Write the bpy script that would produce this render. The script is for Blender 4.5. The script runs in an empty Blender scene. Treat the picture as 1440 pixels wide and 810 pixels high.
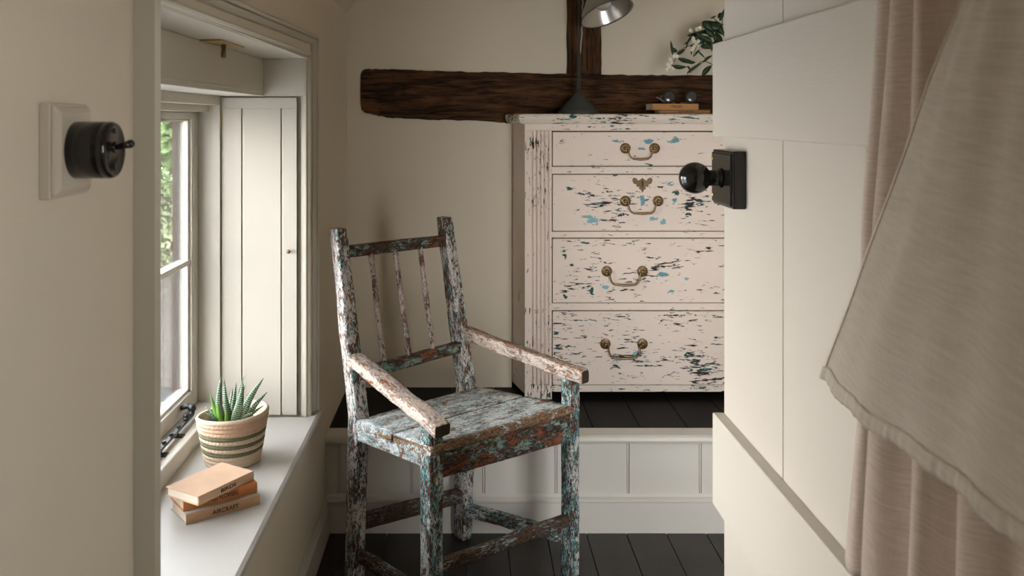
import bpy, bmesh, math, random
from mathutils import Vector, Matrix, noise as mnoise
C = bpy.context.scene
COL = C.collection
R = random.Random(7)
EYE = 1.27
F = 1250.0
def P(x, y, Y):
    "world point seen at photo pixel x,y at depth Y"
    return Vector(((x-655)*Y/F, Y, EYE-(y-168)*Y/F))

# ------------------------------------------------------------------ objects
def tag(o, label=None, cat=None, group=None, kind=None):
    if label: o['label'] = label
    if cat: o['category'] = cat
    if group: o['group'] = group
    if kind: o['kind'] = kind
    return o
def empty(name, loc, label=None, cat=None, group=None, kind=None):
    o = bpy.data.objects.new(name, None); COL.objects.link(o)
    o.location = loc; o.empty_display_size = .05
    return tag(o, label, cat, group, kind)
def wloc(o):
    v = Vector((0, 0, 0))
    while o: v += o.location; o = o.parent
    return v

class MB:
    def __init__(s):
        s.bm = bmesh.new(); s.g = s.bm.verts.layers.float_vector.new('grain'); s.w = s.bm.verts.layers.float.new('wear'); s.off = Vector((R.uniform(0, 50), R.uniform(0, 50), R.uniform(0, 50)))
    def v(s, co, g=None):
        w = s.bm.verts.new(co); w[s.g] = (Vector(g)+s.off) if g is not None else Vector(co)+s.off; return w
    def f(s, vs, mi=0, smooth=False):
        try:
            f = s.bm.faces.new(vs); f.material_index = mi; f.smooth = smooth; return f
        except ValueError: return None
    def box(s, x0, x1, y0, y1, z0, z1, mi=0):
        vs = [s.v((x, y, z)) for z in (z0, z1) for y in (y0, y1) for x in (x0, x1)]
        for q in ((0,2,3,1),(4,5,7,6),(0,1,5,4),(2,6,7,3),(0,4,6,2),(1,3,7,5)): s.f([vs[i] for i in q], mi)
    def hexa(s, p, mi=0):      # p: 4 bottom ccw, 4 top ccw
        vs = [s.v(q) for q in p]
        for q in ((3,2,1,0),(4,5,6,7),(0,1,5,4),(1,2,6,5),(2,3,7,6),(3,0,4,7)): s.f([vs[i] for i in q], mi)
    def prism(s, poly, d, mi=0, smooth=False):     # poly of 3-D points, extruded by vector d
        d = Vector(d); a = [s.v(p) for p in poly]; b = [s.v(Vector(p)+d) for p in poly]
        s.f(a[::-1], mi); s.f(b, mi); n = len(a)
        for i in range(n): s.f([a[i], a[(i+1) % n], b[(i+1) % n], b[i]], mi, smooth)
    def rings(s, rings, closed=True, cap=True, smooth=True, gs=None, mi=0, ws=None):
        rv = []
        for k, r in enumerate(rings):
            rv.append([s.v(p, gs[k][i] if gs else None) for i, p in enumerate(r)])
        if ws:
            for k, r in enumerate(rv):
                for i, q in enumerate(r): q[s.w] = ws[k][i]
        n = len(rings[0]); m = n if closed else n-1
        for k in range(len(rv)-1):
            for i in range(m):
                s.f([rv[k][i], rv[k][(i+1) % n], rv[k+1][(i+1) % n], rv[k+1][i]], mi[k] if isinstance(mi, list) else mi, smooth)
        if cap:
            s.f(rv[0][::-1], mi[0] if isinstance(mi, list) else mi); s.f(rv[-1], mi[-1] if isinstance(mi, list) else mi)
        return rv
    def bar(s, a, b, n=14, rough=.0006, round_=.12, edge=.8, endwear=.8, topwear=0):
        "a,b: 4 corner points each; bar with worn, softly rounded edges and grain coordinates"
        a = [Vector(p) for p in a]; b = [Vector(p) for p in b]
        L = ((b[0]+b[1]+b[2]+b[3])-(a[0]+a[1]+a[2]+a[3])).length/4
        w = (a[1]-a[0]).length; d = (a[3]-a[0]).length
        uv = []
        e = round_*min(w, d)
        eu, ev = e/w, e/d
        for (cu, cv) in ((0,0),(1,0),(1,1),(0,1)):
            su = 1 if cu == 0 else -1; sv = 1 if cv == 0 else -1
            p1 = (cu+su*eu, cv); p2 = (cu, cv+sv*ev); pm = (cu+su*eu*.3, cv+sv*ev*.3)
            uv += ([p2, pm, p1] if (cu, cv) in ((0,0),(1,1)) else [p1, pm, p2])
        # mid points of faces
        full = []
        for i in range(len(uv)):
            full.append(uv[i])
            if i % 3 == 2:
                q = uv[(i+1) % len(uv)]; full += [((uv[i][0]*2+q[0])/3, (uv[i][1]*2+q[1])/3), ((uv[i][0]+q[0]*2)/3, (uv[i][1]+q[1]*2)/3)]
        rings = []; gs = []; ws = []
        ts = [0, e/L*.5] + [e/L*1.2 + (1-2.4*e/L)*k/n for k in range(n+1)] + [1-e/L*.5, 1]
        for j, t in enumerate(ts):
            c = [a[k].lerp(b[k], t) for k in range(4)]; ctr = (c[0]+c[1]+c[2]+c[3])/4
            sh = {0: .86, 1: .96, len(ts)-1: .86, len(ts)-2: .96}.get(j, 1)
            r = []; g = []
            ws.append([(endwear if j in (0, len(ts)-1) else max(edge if (min(u, 1-u) < eu*.99 and min(v_, 1-v_) < ev*.99) else 0, topwear if v_ > .98 else 0)) for u, v_ in full])
            for (u, v_) in full:
                p = c[0]*(1-u)*(1-v_)+c[1]*u*(1-v_)+c[2]*u*v_+c[3]*(1-u)*v_
                p = ctr+(p-ctr)*sh
                nz = mnoise.noise_vector(p*38+s.off)*rough*2 + mnoise.noise_vector(p*9+s.off)*rough*2.5
                r.append(p+nz); g.append((u*w, v_*d, t*L))
            rings.append(r); gs.append(g)
        s.rings(rings, gs=gs, smooth=True, ws=ws)
    def tube(s, pts, rad, seg=12, cap=True, mi=0):
        pts = [Vector(p) for p in pts]; n = len(pts)
        if not isinstance(rad, (list, tuple)): rad = [rad]*n
        rings = []; gs = []; up = None; L = 0
        for i, p in enumerate(pts):
            t = (pts[min(i+1, n-1)]-pts[max(i-1, 0)]).normalized()
            if up is None:
                up = Vector((0,0,1)) if abs(t.z) < .9 else Vector((0,1,0))
            x = up.cross(t).normalized(); y = t.cross(x).normalized(); up = y
            if i: L += (p-pts[i-1]).length
            rings.append([p+x*math.cos(2*math.pi*k/seg)*rad[i]+y*math.sin(2*math.pi*k/seg)*rad[i] for k in range(seg)])
            gs.append([(math.cos(2*math.pi*k/seg)*rad[i], math.sin(2*math.pi*k/seg)*rad[i], L) for k in range(seg)])
        s.rings(rings, cap=cap, gs=gs, mi=mi)
    def lathe(s, prof, o, axis=(0,0,1), seg=40, cap=True, mi=0):
        axis = Vector(axis).normalized(); o = Vector(o)
        u = axis.orthogonal().normalized(); w = axis.cross(u)
        s.rings([[o+axis*h+(u*math.cos(2*math.pi*k/seg)+w*math.sin(2*math.pi*k/seg))*max(r, 1e-4) for k in range(seg)] for r, h in prof], cap=cap, mi=mi)
    def ball(s, c, r, seg=24, mi=0, sq=(1,1,1)):
        c = Vector(c)
        s.rings([[c+Vector((math.sin(a)*math.cos(b)*r*sq[0], math.sin(a)*math.sin(b)*r*sq[1], math.cos(a)*r*sq[2])) for b in [2*math.pi*k/seg for k in range(seg)]]
                 for a in [max(.02, min(math.pi-.02, math.pi*j/(seg//2))) for j in range(seg//2+1)]], mi=mi)
    def build(s, name, mats, parent=None, bevel=0, bseg=2, smooth=None, recalc=True, solid=0, sub=0):
        base = wloc(parent) if parent else Vector((0,0,0))
        if recalc: bmesh.ops.recalc_face_normals(s.bm, faces=s.bm.faces)
        if parent: bmesh.ops.translate(s.bm, vec=-base, verts=s.bm.verts)
        me = bpy.data.meshes.new(name); s.bm.to_mesh(me); s.bm.free()
        if not isinstance(mats, (list, tuple)): mats = [mats]
        for m in mats: me.materials.append(m)
        o = bpy.data.objects.new(name, me); COL.objects.link(o)
        if parent: o.parent = parent
        if smooth is not None:
            for p in me.polygons: p.use_smooth = smooth
        if solid:
            md = o.modifiers.new('thick', 'SOLIDIFY'); md.thickness = solid; md.offset = 0
        if sub:
            md = o.modifiers.new('sub', 'SUBSURF'); md.levels = sub; md.render_levels = sub
        if bevel:
            md = o.modifiers.new('bevel', 'BEVEL'); md.width = bevel; md.segments = bseg; md.limit_method = 'ANGLE'; md.angle_limit = math.radians(40)
            md.harden_normals = False
        return o

def text_mesh(body, size, name, mat, parent, origin, xdir, ydir, width=None, depth=.0003):
    cu = bpy.data.curves.new('lettering_curve', 'FONT'); cu.body = body; cu.size = size; cu.extrude = depth
    cu.align_x = 'CENTER'; cu.align_y = 'CENTER'; cu.offset = size*.012
    t = bpy.data.objects.new('lettering_tmp', cu); COL.objects.link(t)
    bpy.context.view_layer.update()
    dg = bpy.context.evaluated_depsgraph_get(); me = bpy.data.meshes.new_from_object(t.evaluated_get(dg))
    bpy.data.objects.remove(t)
    xs = [v.co.x for v in me.vertices]; k = (width/(max(xs)-min(xs))) if width else 1
    xd = Vector(xdir).normalized(); yd = Vector(ydir).normalized(); zd = xd.cross(yd)
    b = wloc(parent)
    for v in me.vertices: v.co = Vector(origin)-b+xd*v.co.x*k+yd*v.co.y+zd*v.co.z
    me.materials.clear(); me.materials.append(mat)
    o = bpy.data.objects.new(name, me); COL.objects.link(o); o.parent = parent
    return o

# ------------------------------------------------------------------ materials
class NT:
    def __init__(s, name):
        s.m = bpy.data.materials.new(name); s.m.use_nodes = True; s.t = s.m.node_tree
        s.b = s.t.nodes['Principled BSDF']; s.out = s.t.nodes['Material Output']
    def n(s, ty, **kw):
        nd = s.t.nodes.new(ty)
        for k, v in kw.items():
            if k in nd.inputs: s.set(nd.inputs[k], v)
            else: setattr(nd, k, v)
        return nd
    def set(s, inp, v):
        if isinstance(v, bpy.types.NodeSocket): s.t.links.new(v, inp)
        else: inp.default_value = v
    def coord(s, kind='Object'):
        return s.n('ShaderNodeTexCoord').outputs[kind]
    def attr(s, nm='grain'):
        return s.n('ShaderNodeAttribute', attribute_name=nm).outputs['Vector']
    def map(s, v, scale=(1,1,1), loc=(0,0,0), rot=(0,0,0)):
        nd = s.n('ShaderNodeMapping'); s.set(nd.inputs['Vector'], v)
        nd.inputs['Scale'].default_value = scale; nd.inputs['Location'].default_value = loc; nd.inputs['Rotation'].default_value = rot
        return nd.outputs[0]
    def noise(s, v, scale, detail=4, rough=.55, dist=0):
        nd = s.n('ShaderNodeTexNoise'); s.set(nd.inputs['Vector'], v)
        nd.inputs['Scale'].default_value = scale; nd.inputs['Detail'].default_value = detail
        nd.inputs['Roughness'].default_value = rough; nd.inputs['Distortion'].default_value = dist
        return nd.outputs['Fac']
    def math(s, op, a, b=0., c=0.):
        nd = s.n('ShaderNodeMath', operation=op); s.set(nd.inputs[0], a); s.set(nd.inputs[1], b); s.set(nd.inputs[2], c)
        return nd.outputs[0]
    def step(s, v, lo, hi):
        nd = s.n('ShaderNodeMapRange', interpolation_type='SMOOTHSTEP'); s.set(nd.inputs[0], v)
        nd.inputs[1].default_value = lo; nd.inputs[2].default_value = hi
        return nd.outputs[0]
    def mix(s, f, a, b):
        nd = s.n('ShaderNodeMix', data_type='RGBA'); s.set(nd.inputs[0], f)
        def c(x): return x if isinstance(x, bpy.types.NodeSocket) else (*x[:3], 1)
        s.set(nd.inputs[6], c(a)); s.set(nd.inputs[7], c(b)); return nd.outputs[2]
    def vec(s, op, a, b=(0,0,0)):
        nd = s.n('ShaderNodeVectorMath', operation=op); s.set(nd.inputs[0], a); s.set(nd.inputs[1], b); return nd
    def bump(s, h, strength=.3, dist=.002):
        nd = s.n('ShaderNodeBump'); s.set(nd.inputs['Height'], h); nd.inputs['Strength'].default_value = strength; nd.inputs['Distance'].default_value = dist
        s.t.links.new(nd.outputs[0], s.b.inputs['Normal'])
    def fin(s, col=None, rough=.5, metal=0, spec=None):
        if col is not None: s.set(s.b.inputs['Base Color'], col if isinstance(col, bpy.types.NodeSocket) else (*col[:3], 1))
        s.set(s.b.inputs['Roughness'], rough); s.set(s.b.inputs['Metallic'], metal)
        if spec is not None: s.b.inputs['Specular IOR Level'].default_value = spec
        return s.m

def paint(name, col, rough=.5, var=.04, bump=.08, scale=9, grain=None, spec=.35):
    m = NT(name); c = m.coord()
    n1 = m.noise(c, scale, 5)
    cc = m.mix(n1, [x*(1-var) for x in col], [min(1, x*(1+var)) for x in col])
    if grain:
        n2 = m.noise(m.map(c, grain), 6, 5, .6); m.bump(n2, bump, .002)
    else:
        n2 = m.noise(c, scale*18, 3); m.bump(n2, bump, .001)
    return m.fin(cc, rough, spec=spec)

M = {}
def plaster():
    m = NT('lime_plaster'); c = m.coord()
    n1 = m.noise(c, 2.2, 4, .6); n2 = m.noise(c, 220, 3, .6); n3 = m.noise(c, 9, 5, .6); n4 = m.noise(c, 3.5, 2)
    col = m.mix(n1, (.645, .575, .465), (.70, .635, .525))
    h = m.math('ADD', m.math('MULTIPLY', n2, .10), m.math('ADD', m.math('MULTIPLY', n3, .6), m.math('MULTIPLY', n4, 2.5)))
    m.bump(h, .55, .004)
    return m.fin(col, .85, spec=.2)
M['plaster'] = plaster()
M['trim'] = paint('grey_cream_paint', (.56, .52, .44), .42, .03, .10, 6, (.6, 6, 6))
M['joinery'] = paint('window_cream_paint', (.565, .53, .465), .4, .03, .06, 6)
M['sill'] = paint('sill_paint', (.45, .435, .40), .38, .03, .10, 5, (5, .5, 5))
M['door'] = paint('door_paint', (.52, .475, .41), .5, .02, .22, 3, (1, 60, 3))
M['ledge'] = paint('ledge_paint', (.53, .485, .42), .5, .02, .22, 3, (1, 4, 60))
M['riser'] = paint('riser_paint', (.72, .69, .63), .45, .03, .08, 5)
M['bakelite'] = NT('black_bakelite').fin((.012, .010, .010), .16)
M['blackpaint'] = NT('black_enamel').fin((.014, .013, .012), .12)
M['pattress'] = paint('pattress_paint', (.58, .52, .43), .5, .02, .05, 8)
M['brass'] = NT('brass').fin((.55, .37, .14), .3, 1)
M['nickel'] = NT('steel').fin((.6, .6, .6), .3, 1)
def antique():
    m = NT('antique_brass'); n = m.noise(m.coord(), 160, 4)
    return m.fin(m.mix(n, (.09, .058, .03), (.36, .24, .12)), .38, .85)
M['antique'] = antique()
M['dullbrass'] = paint('dull_brass', (.20, .13, .06), .6, .35, .3, 60)
M['iron'] = NT('black_iron').fin((.03, .032, .036), .35, .4)
M['lampgreen'] = paint('lamp_green_paint', (.045, .05, .045), .5, .2, .2, 20)
M['alu'] = NT('spun_aluminium').fin((.62, .61, .59), .28, 1)
M['shade_out'] = NT('worn_aluminium').fin((.40, .38, .33), .45, .8)
M['cord'] = paint('flex', (.45, .38, .30), .8)
M['leafdark'] = paint('dark_leaf', (.022, .048, .020), .4, .35, .1, 30)
M['stem'] = paint('stem_green', (.06, .065, .025), .6, .3)
M['flower'] = paint('white_petal', (.85, .82, .68), .6, .08)
M['lens'] = NT('smoked_lens').fin((.06, .055, .05), .12)
M['silver'] = NT('wire').fin((.55, .53, .5), .3, 1)
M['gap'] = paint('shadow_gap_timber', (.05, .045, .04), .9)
M['soil'] = paint('potting_soil', (.03, .022, .016), .95, .4, .5, 60)
M['vase'] = paint('stoneware', (.35, .33, .29), .4, .1)

def glass():
    m = NT('window_glass'); t = m.t
    tr = m.n('ShaderNodeBsdfTransparent'); gl = m.n('ShaderNodeBsdfGlossy'); gl.inputs['Roughness'].default_value = .01
    fr = m.n('ShaderNodeFresnel'); fr.inputs['IOR'].default_value = 1.45; mx = m.n('ShaderNodeMixShader')
    sc = m.math('MULTIPLY', fr.outputs[0], .7)
    t.links.new(sc, mx.inputs[0]); t.links.new(tr.outputs[0], mx.inputs[1]); t.links.new(gl.outputs[0], mx.inputs[2]); t.links.new(mx.outputs[0], m.out.inputs[0])
    return m.m
M['glass'] = glass()
def bulbm():
    m = NT('bulb_glass'); m.b.inputs['Transmission Weight'].default_value = .6
    return m.fin((.85, .8, .72), .12)
M['bulb'] = bulbm()

def floorm(name, ang=0):
    m = NT(name); c = m.coord()
    g = m.map(c, (14, 1.2, 14)); n = m.noise(g, 5, 5, .6); n2 = m.noise(c, 4, 3)
    col = m.mix(n, (.017, .0135, .0115), (.032, .025, .021))
    m.bump(n, .25, .002)
    return m.fin(col, m.math('MULTIPLY_ADD', n2, .25, .30), spec=.45)
M['floor'] = floorm('black_stained_boards')
def stepm():
    m = NT('black_step_boards'); c = m.coord(); n = m.noise(m.map(c, (14, 1.2, 14)), 5, 5, .6); m.bump(n, .2, .002)
    return m.fin(m.mix(n, (.008, .0065, .006), (.016, .0125, .011)), .62, spec=.2)
M['step'] = stepm()

def oak():
    m = NT('old_oak'); g = m.attr()
    s = m.map(g, (40, 40, 3.2)); n = m.noise(s, 1.6, 9, .72, .8); n2 = m.noise(m.map(g, (10, 10, 4)), 1.4, 4); n3 = m.noise(m.map(g, (160, 160, 8)), 1.2, 3)
    col = m.mix(m.step(n, .34, .68), (.012, .007, .005), (.14, .066, .030))
    col = m.mix(m.step(n2, .52, .72), col, m.mix(n, (.07, .028, .012), (.25, .115, .048)))
    col = m.mix(m.step(n3, .60, .66), col, (.008, .005, .004))
    m.bump(m.math('ADD', n, m.math('MULTIPLY', n3, -.6)), 1.0, .012)
    return m.fin(col, .75, spec=.2)
M['oak'] = oak()

def chairpaint(name, pale, teal, wood, dark, k_teal=.5, k_wood=.56, k_dark=.57, k_rust=.64, fine=1.0, wear=.05):
    "layers of old paint flaking to timber; thresholds are amounts; 'wear' marks handled edges and cut ends"
    m = NT(name); g = m.attr(); we = m.n('ShaderNodeAttribute', attribute_name='wear').outputs['Fac']
    big = m.noise(m.map(g, (1, 1, .5)), 24, 3, .6)
    mid = m.noise(m.map(g, (1, 1, .48), (3, 1, 7)), 95*fine, 6, .70, .8)
    mid2 = m.noise(m.map(g, (1, 1, .42), (13, 5, 2)), 105*fine, 6, .68, 1.4)
    tiny = m.noise(m.map(g, (1, 1, .4), (1, 8, 3)), 260*fine, 4, .7, 1.0)
    pale2 = m.mix(m.step(tiny, .42, .56), [min(1, c*1.12) for c in pale], [c*.72 for c in pale])
    teal2 = m.mix(m.step(tiny, .44, .56), teal, [c*.66 for c in teal])
    col = m.mix(m.step(m.math('MULTIPLY_ADD', big, .5, m.math('MULTIPLY', mid, .5)), k_teal-.015, k_teal+.015), pale2, teal2)
    rust = m.noise(m.map(g, (1, 1, .45), (21, 5, 9)), 42*fine, 5, .68, .8)
    wv = m.math('MULTIPLY_ADD', we, wear, m.math('MULTIPLY_ADD', big, .3, m.math('MULTIPLY', mid2, .7)))
    w = m.step(wv, k_wood-.006, k_wood+.006)
    col = m.mix(w, col, m.mix(m.step(tiny, .4, .6), wood, [c*.30 for c in wood]))
    col = m.mix(m.step(rust, k_rust-.006, k_rust+.006), col, m.mix(tiny, (.34, .12, .05), (.19, .06, .03)))
    edge = m.math('ABSOLUTE', m.math('SUBTRACT', wv, k_wood-.012))
    col = m.mix(m.math('MULTIPLY', m.step(edge, .011, .004), m.step(tiny, .40, .50)), col, dark)
    col = m.mix(m.step(m.math('MULTIPLY_ADD', tiny, .6, m.math('MULTIPLY', mid, .4)), k_dark, k_dark+.012), col, dark)
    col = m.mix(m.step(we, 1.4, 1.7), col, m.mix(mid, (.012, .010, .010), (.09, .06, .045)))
    m.bump(m.math('SUBTRACT', m.math('MULTIPLY', mid, .4), m.math('ADD', m.math('MULTIPLY', w, .5), m.math('MULTIPLY', tiny, .4))), .6, .002)
    return m.fin(col, .62, spec=.3)
PALE = (.62, .62, .60); TEAL = (.17, .38, .39); WOOD = (.17, .070, .043); DARK = (.018, .015, .015)
M['chair_paint'] = chairpaint('flaking_chair_paint', PALE, TEAL, WOOD, DARK, .485, .53, .545, .63)
M['chair_back'] = chairpaint('flaking_back_paint', (.66, .63, .61), (.27, .43, .42), WOOD, DARK, .52, .53, .555, .615)
M['chair_spindle'] = chairpaint('flaking_spindle_paint', (.58, .47, .44), (.40, .42, .42), (.24, .09, .07), DARK, .56, .54, .59, .62)
M['chair_arm'] = chairpaint('bare_arm_paint', (.62, .50, .42), (.54, .47, .43), (.40, .22, .13), (.06, .04, .035), .50, .555, .60, .625, .9, .07)
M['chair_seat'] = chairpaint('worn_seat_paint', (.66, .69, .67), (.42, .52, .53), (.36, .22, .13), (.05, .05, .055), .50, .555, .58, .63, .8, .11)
M['chair_apron'] = chairpaint('worn_apron_paint', (.26, .38, .35), (.11, .18, .17), (.14, .062, .038), DARK, .48, .50, .54, .56, .8)
M['chair_low'] = chairpaint('bare_stretcher_paint', (.33, .38, .37), (.20, .28, .28), (.13, .082, .055), DARK, .53, .46, .545, .64)

# chest-of-drawers origin (left front foot)
CH = Vector((.2045, 3.08, .30))
def chestpaint(name, spots=(), k=.0, vertical=False, base=(.80, .69, .62)):
    m = NT(name); c = m.coord()
    sc = (1, 1, .19) if vertical else (.19, 1, 1)
    g = m.map(c, sc)
    n = m.noise(g, 150, 5, .62, .4); area = m.noise(m.map(c, (.5, 1, 1), (3, 3, 3)), 11, 4, .6)
    hue = m.noise(c, 22, 3); fine = m.noise(m.map(c, sc, (2, 2, 2)), 210, 4, .6)
    soft = m.noise(m.map(c, sc), 12, 5)
    col = m.mix(soft, [x*.93 for x in base], [min(1, x*1.06) for x in base])
    chip = m.step(m.math('MULTIPLY_ADD', area, .40, m.math('MULTIPLY', n, .60)), .594-k, .603-k)
    dk = m.mix(m.step(hue, .52, .60), m.mix(m.step(hue, .40, .42), (.10, .05, .035), (.022, .02, .02)), (.015, .10, .085))
    if vertical: dk = m.mix(m.step(hue, .38, .40), (.25, .05, .04), dk)
    col = m.mix(chip, col, dk)
    for (px, py, rx, ry, cc, th) in spots:
        p = P(px, py, 3.08)-CH
        d = m.vec('SUBTRACT', c, (p.x, 0, p.z)).outputs[0]
        d = m.vec('MULTIPLY', d, (1/(rx*.002464), 0, 1/(ry*.002464))).outputs[0]
        ln = m.vec('LENGTH', d).outputs['Value']
        q = m.math('SUBTRACT', m.math('MULTIPLY_ADD', m.noise(m.map(c, (.6, 1, 1)), 75, 4, .65, .8), 3.4, -1.62+th), m.math('SUBTRACT', ln, .55))
        col = m.mix(m.step(q, .0, .07), col, cc)
    m.bump(m.math('SUBTRACT', m.math('MULTIPLY', soft, .4), m.math('ADD', chip, m.math('MULTIPLY', fine, .15))), .35, .0015)
    return m.fin(col, .6, spec=.3)
BL = (.13, .31, .37); LB = (.22, .42, .49); GR = (.012, .09, .075); DKC = (.02, .02, .02)
sp1 = [(870, 199, 14, 4, BL, -.25), (911, 199, 11, 5, BL, -.05), (948, 199, 11, 6, BL, .05), (900, 209, 10, 3, BL, -.15), (855, 238, 8, 2, DKC, -.2)]
sp2 = [(832, 309, 15, 8, LB, .05), (803, 265, 11, 5, GR, -.1), (820, 272, 12, 4, GR, -.2), (855, 270, 18, 3, DKC, -.3), (903, 282, 5, 9, BL, .05), (945, 259, 12, 5, BL, -.1), (952, 271, 7, 4, GR, .0), (948, 282, 5, 6, BL, -.1),
       (918, 308, 8, 4, LB, -.1), (932, 311, 6, 7, LB, -.05), (872, 302, 16, 5, DKC, -.2), (967, 301, 10, 5, GR, -.25), (985, 297, 16, 3, DKC, -.3), (930, 263, 18, 3, DKC, -.35)]
sp3 = [(794, 357, 7, 9, GR, -.2), (831, 408, 6, 10, GR, -.1), (851, 404, 10, 6, LB, -.15), (795, 416, 6, 6, GR, -.1), (931, 385, 10, 5, BL, -.15), (965, 392, 8, 4, LB, -.2), (943, 410, 8, 4, BL, -.2), (803, 372, 6, 5, GR, -.3)]
sp4 = [(820, 450, 60, 3, GR, -.45), (965, 500, 46, 5, GR, -.25), (893, 497, 10, 6, LB, -.1), (868, 506, 12, 4, LB, -.2), (905, 500, 16, 5, LB, -.35), (990, 520, 26, 4, GR, -.35), (800, 487, 20, 3, GR, -.3), (950, 443, 40, 2, DKC, -.2)]
M['chest_body'] = chestpaint('cream_chest_paint', k=.005)
M['chest_side'] = chestpaint('cream_chest_side_paint', k=-.03, vertical=True)
M['chest_post'] = chestpaint('cream_pilaster_paint', k=.02, vertical=True)
M['chest_top'] = chestpaint('cream_top_paint', k=.045, spots=[(805, 164, 8, 3, GR, .1), (840, 166, 20, 3, GR, -.2), (800, 168, 4, 4, LB, 0)], base=(.76, .68, .60))
M['drawers'] = [chestpaint('drawer_paint_%s' % w, sp, k) for w, sp, k in (('upper', sp1, -.004), ('second', sp2, .018), ('third', sp3, .027), ('lower', sp4, .036))]

def linen(name, a, b):
    m = NT(name); g = m.attr()
    s = m.noise(m.map(g, (1.2, 14, 1)), 26, 5, .6); s2 = m.noise(m.map(g, (14, 1.2, 1)), 40, 3, .6)
    wv = m.noise(m.map(g, (40, 220, 1)), 6, 2)
    col = m.mix(m.step(m.math('MULTIPLY_ADD', s, .7, m.math('MULTIPLY', s2, .3)), .32, .68), a, b)
    m.bump(m.math('ADD', s, m.math('MULTIPLY', wv, .6)), .25, .0012)
    m.b.inputs['Sheen Weight'].default_value = .2
    return m.fin(col, .9, spec=.1)
M['linen'] = linen('washed_linen', (.40, .35, .29), (.49, .43, .36))
M['linen_pink'] = linen('rose_linen', (.43, .35, .29), (.54, .45, .385))
M['seam'] = linen('linen_seam', (.52, .44, .37), (.62, .54, .47))

# ------------------------------------------------------------------ room constants
XW = -.43; XO = -.81; YB = 3.22; Y0, Y1 = 1.20, 2.42; ZS = .46; ZH = 1.435; PF = .30
XR = 2.4; YF = .48; YN = -1.6; ZC = 2.35
S = 'structure'
# left wall (thick, with the window hole)
b = MB()
b.box(-.70, XW, YN-.1, Y0-.0, -.1, 2.45)
b.box(-.70, XW, Y1+.02, YB+.12, -.1, 2.45)
b.box(-.70, XW, Y0, Y1+.02, -.1, ZS-.03)
b.box(-.70, XW, Y0, Y1+.02, ZH+.012, 2.45)
tag(b.build('wall_left', M['plaster']), kind=S)
# outer brick leaf
def brick():
    m = NT('old_brick'); c = m.coord(); br = m.n('ShaderNodeTexBrick'); m.set(br.inputs['Vector'], m.map(c, (1,1,1), rot=(math.pi/2, 0, math.pi/2)))
    for k, v in (('Scale', 1.0), ('Mortar Size', .008), ('Brick Width', .22), ('Row Height', .075)): br.inputs[k].default_value = v
    br.inputs['Color1'].default_value = (.05, .024, .018, 1); br.inputs['Color2'].default_value = (.07, .04, .03, 1); br.inputs['Mortar'].default_value = (.085, .08, .07, 1)
    n = m.noise(c, 40, 4)
    return m.fin(m.mix(m.step(n, .4, .7), br.outputs['Color'], (.08, .065, .058)), .9)
M['brick'] = brick()
b = MB()
b.box(-.95, -.702, YN-.1, Y0+.02, -3, 2.45); b.box(-.815, -.702, Y1+.05, YB+.12, -3, 2.45)
b.box(-.95, -.702, Y0+.02, Y1+.05, -3, ZS); b.box(-.84, -.702, Y0+.02, Y1+.05, 1.33, 2.45)
tag(b.build('wall_exterior', M['brick']), kind=S)
# back wall with the recess the chest stands in
b = MB()
rx0, rx1, rz = .1665, 1.055, 1.262
b.box(XW, rx0, YB, YB+.12, -.05, 2.45); b.box(rx1, XR, YB, YB+.12, -.05, 2.45); b.box(rx0, rx1, YB, YB+.12, rz, 2.45)
b.box(rx0-.05, rx1+.05, YB+.45, YB+.5, -.05, rz+.05); b.box(rx0-.05, rx0, YB+.12, YB+.45, -.05, rz); b.box(rx1, rx1+.05, YB+.12, YB+.45, -.05, rz); b.box(rx0-.05, rx1+.05, YB+.12, YB+.45, rz, rz+.05)
tag(b.build('wall_back', M['plaster']), kind=S)
b = MB(); b.box(XR, XR+.1, YF-.1, YB+.12, -.1, 2.45); tag(b.build('wall_right', M['plaster']), kind=S)
# landing the camera stands on; side and front windows added unseen, for fill light
XL = .62
LW = (-.28, .22, 1.05, 1.62); FW = (.68, 1.34, .40, 1.55)
def fill_window_frame(name, ctr, along, a, c, z0, z1, fixed):
    w = empty(name, ctr, kind=S); b = MB(); m_ = (a+c)/2
    for (p, q, u, v) in ((a, a+.05, z0, z1), (c-.05, c, z0, z1), (a+.05, c-.05, z0, z0+.05), (a+.05, c-.05, z1-.05, z1), (m_-.015, m_+.015, z0+.05, z1-.05), (a+.05, c-.05, (z0+z1)/2-.012, (z0+z1)/2+.012)):
        if along == 'y': b.box(fixed, fixed+.04, p, q, u, v)
        else: b.box(p, q, fixed, fixed+.04, u, v)
    b.build('fill_window_frame', M['joinery'], w, .004)
b = MB(); a, c, z0, z1 = LW
b.box(XL, XL+.1, YN-.1, a, -.1, 2.45); b.box(XL, XL+.1, c, YF-.1, -.1, 2.45); b.box(XL, XL+.1, a, c, -.1, z0); b.box(XL, XL+.1, a, c, z1, 2.45)
tag(b.build('wall_landing', M['plaster']), kind=S); fill_window_frame('fill_window_2', (XL+.05, (a+c)/2, z0), 'y', a, c, z0, z1, XL+.04)
b = MB(); a, c, z0, z1 = FW
b.box(.487, a, YF-.1, YF, -.1, 2.45); b.box(c, XR, YF-.1, YF, -.1, 2.45); b.box(a, c, YF-.1, YF, -.1, z0); b.box(a, c, YF-.1, YF, z1, 2.45)
b.box(XW, .487, YF-.1, YF, 2.0, 2.45); tag(b.build('wall_front', M['plaster']), kind=S); fill_window_frame('fill_window_3', ((a+c)/2, YF-.05, z0), 'x', a, c, z0, z1, YF-.06)  # unseen window added behind the door to brighten chest and riser
b = MB(); b.box(XW, XL, YN-.1, YN, -.1, 2.45); tag(b.build('wall_near', M['plaster']), kind=S)
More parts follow.
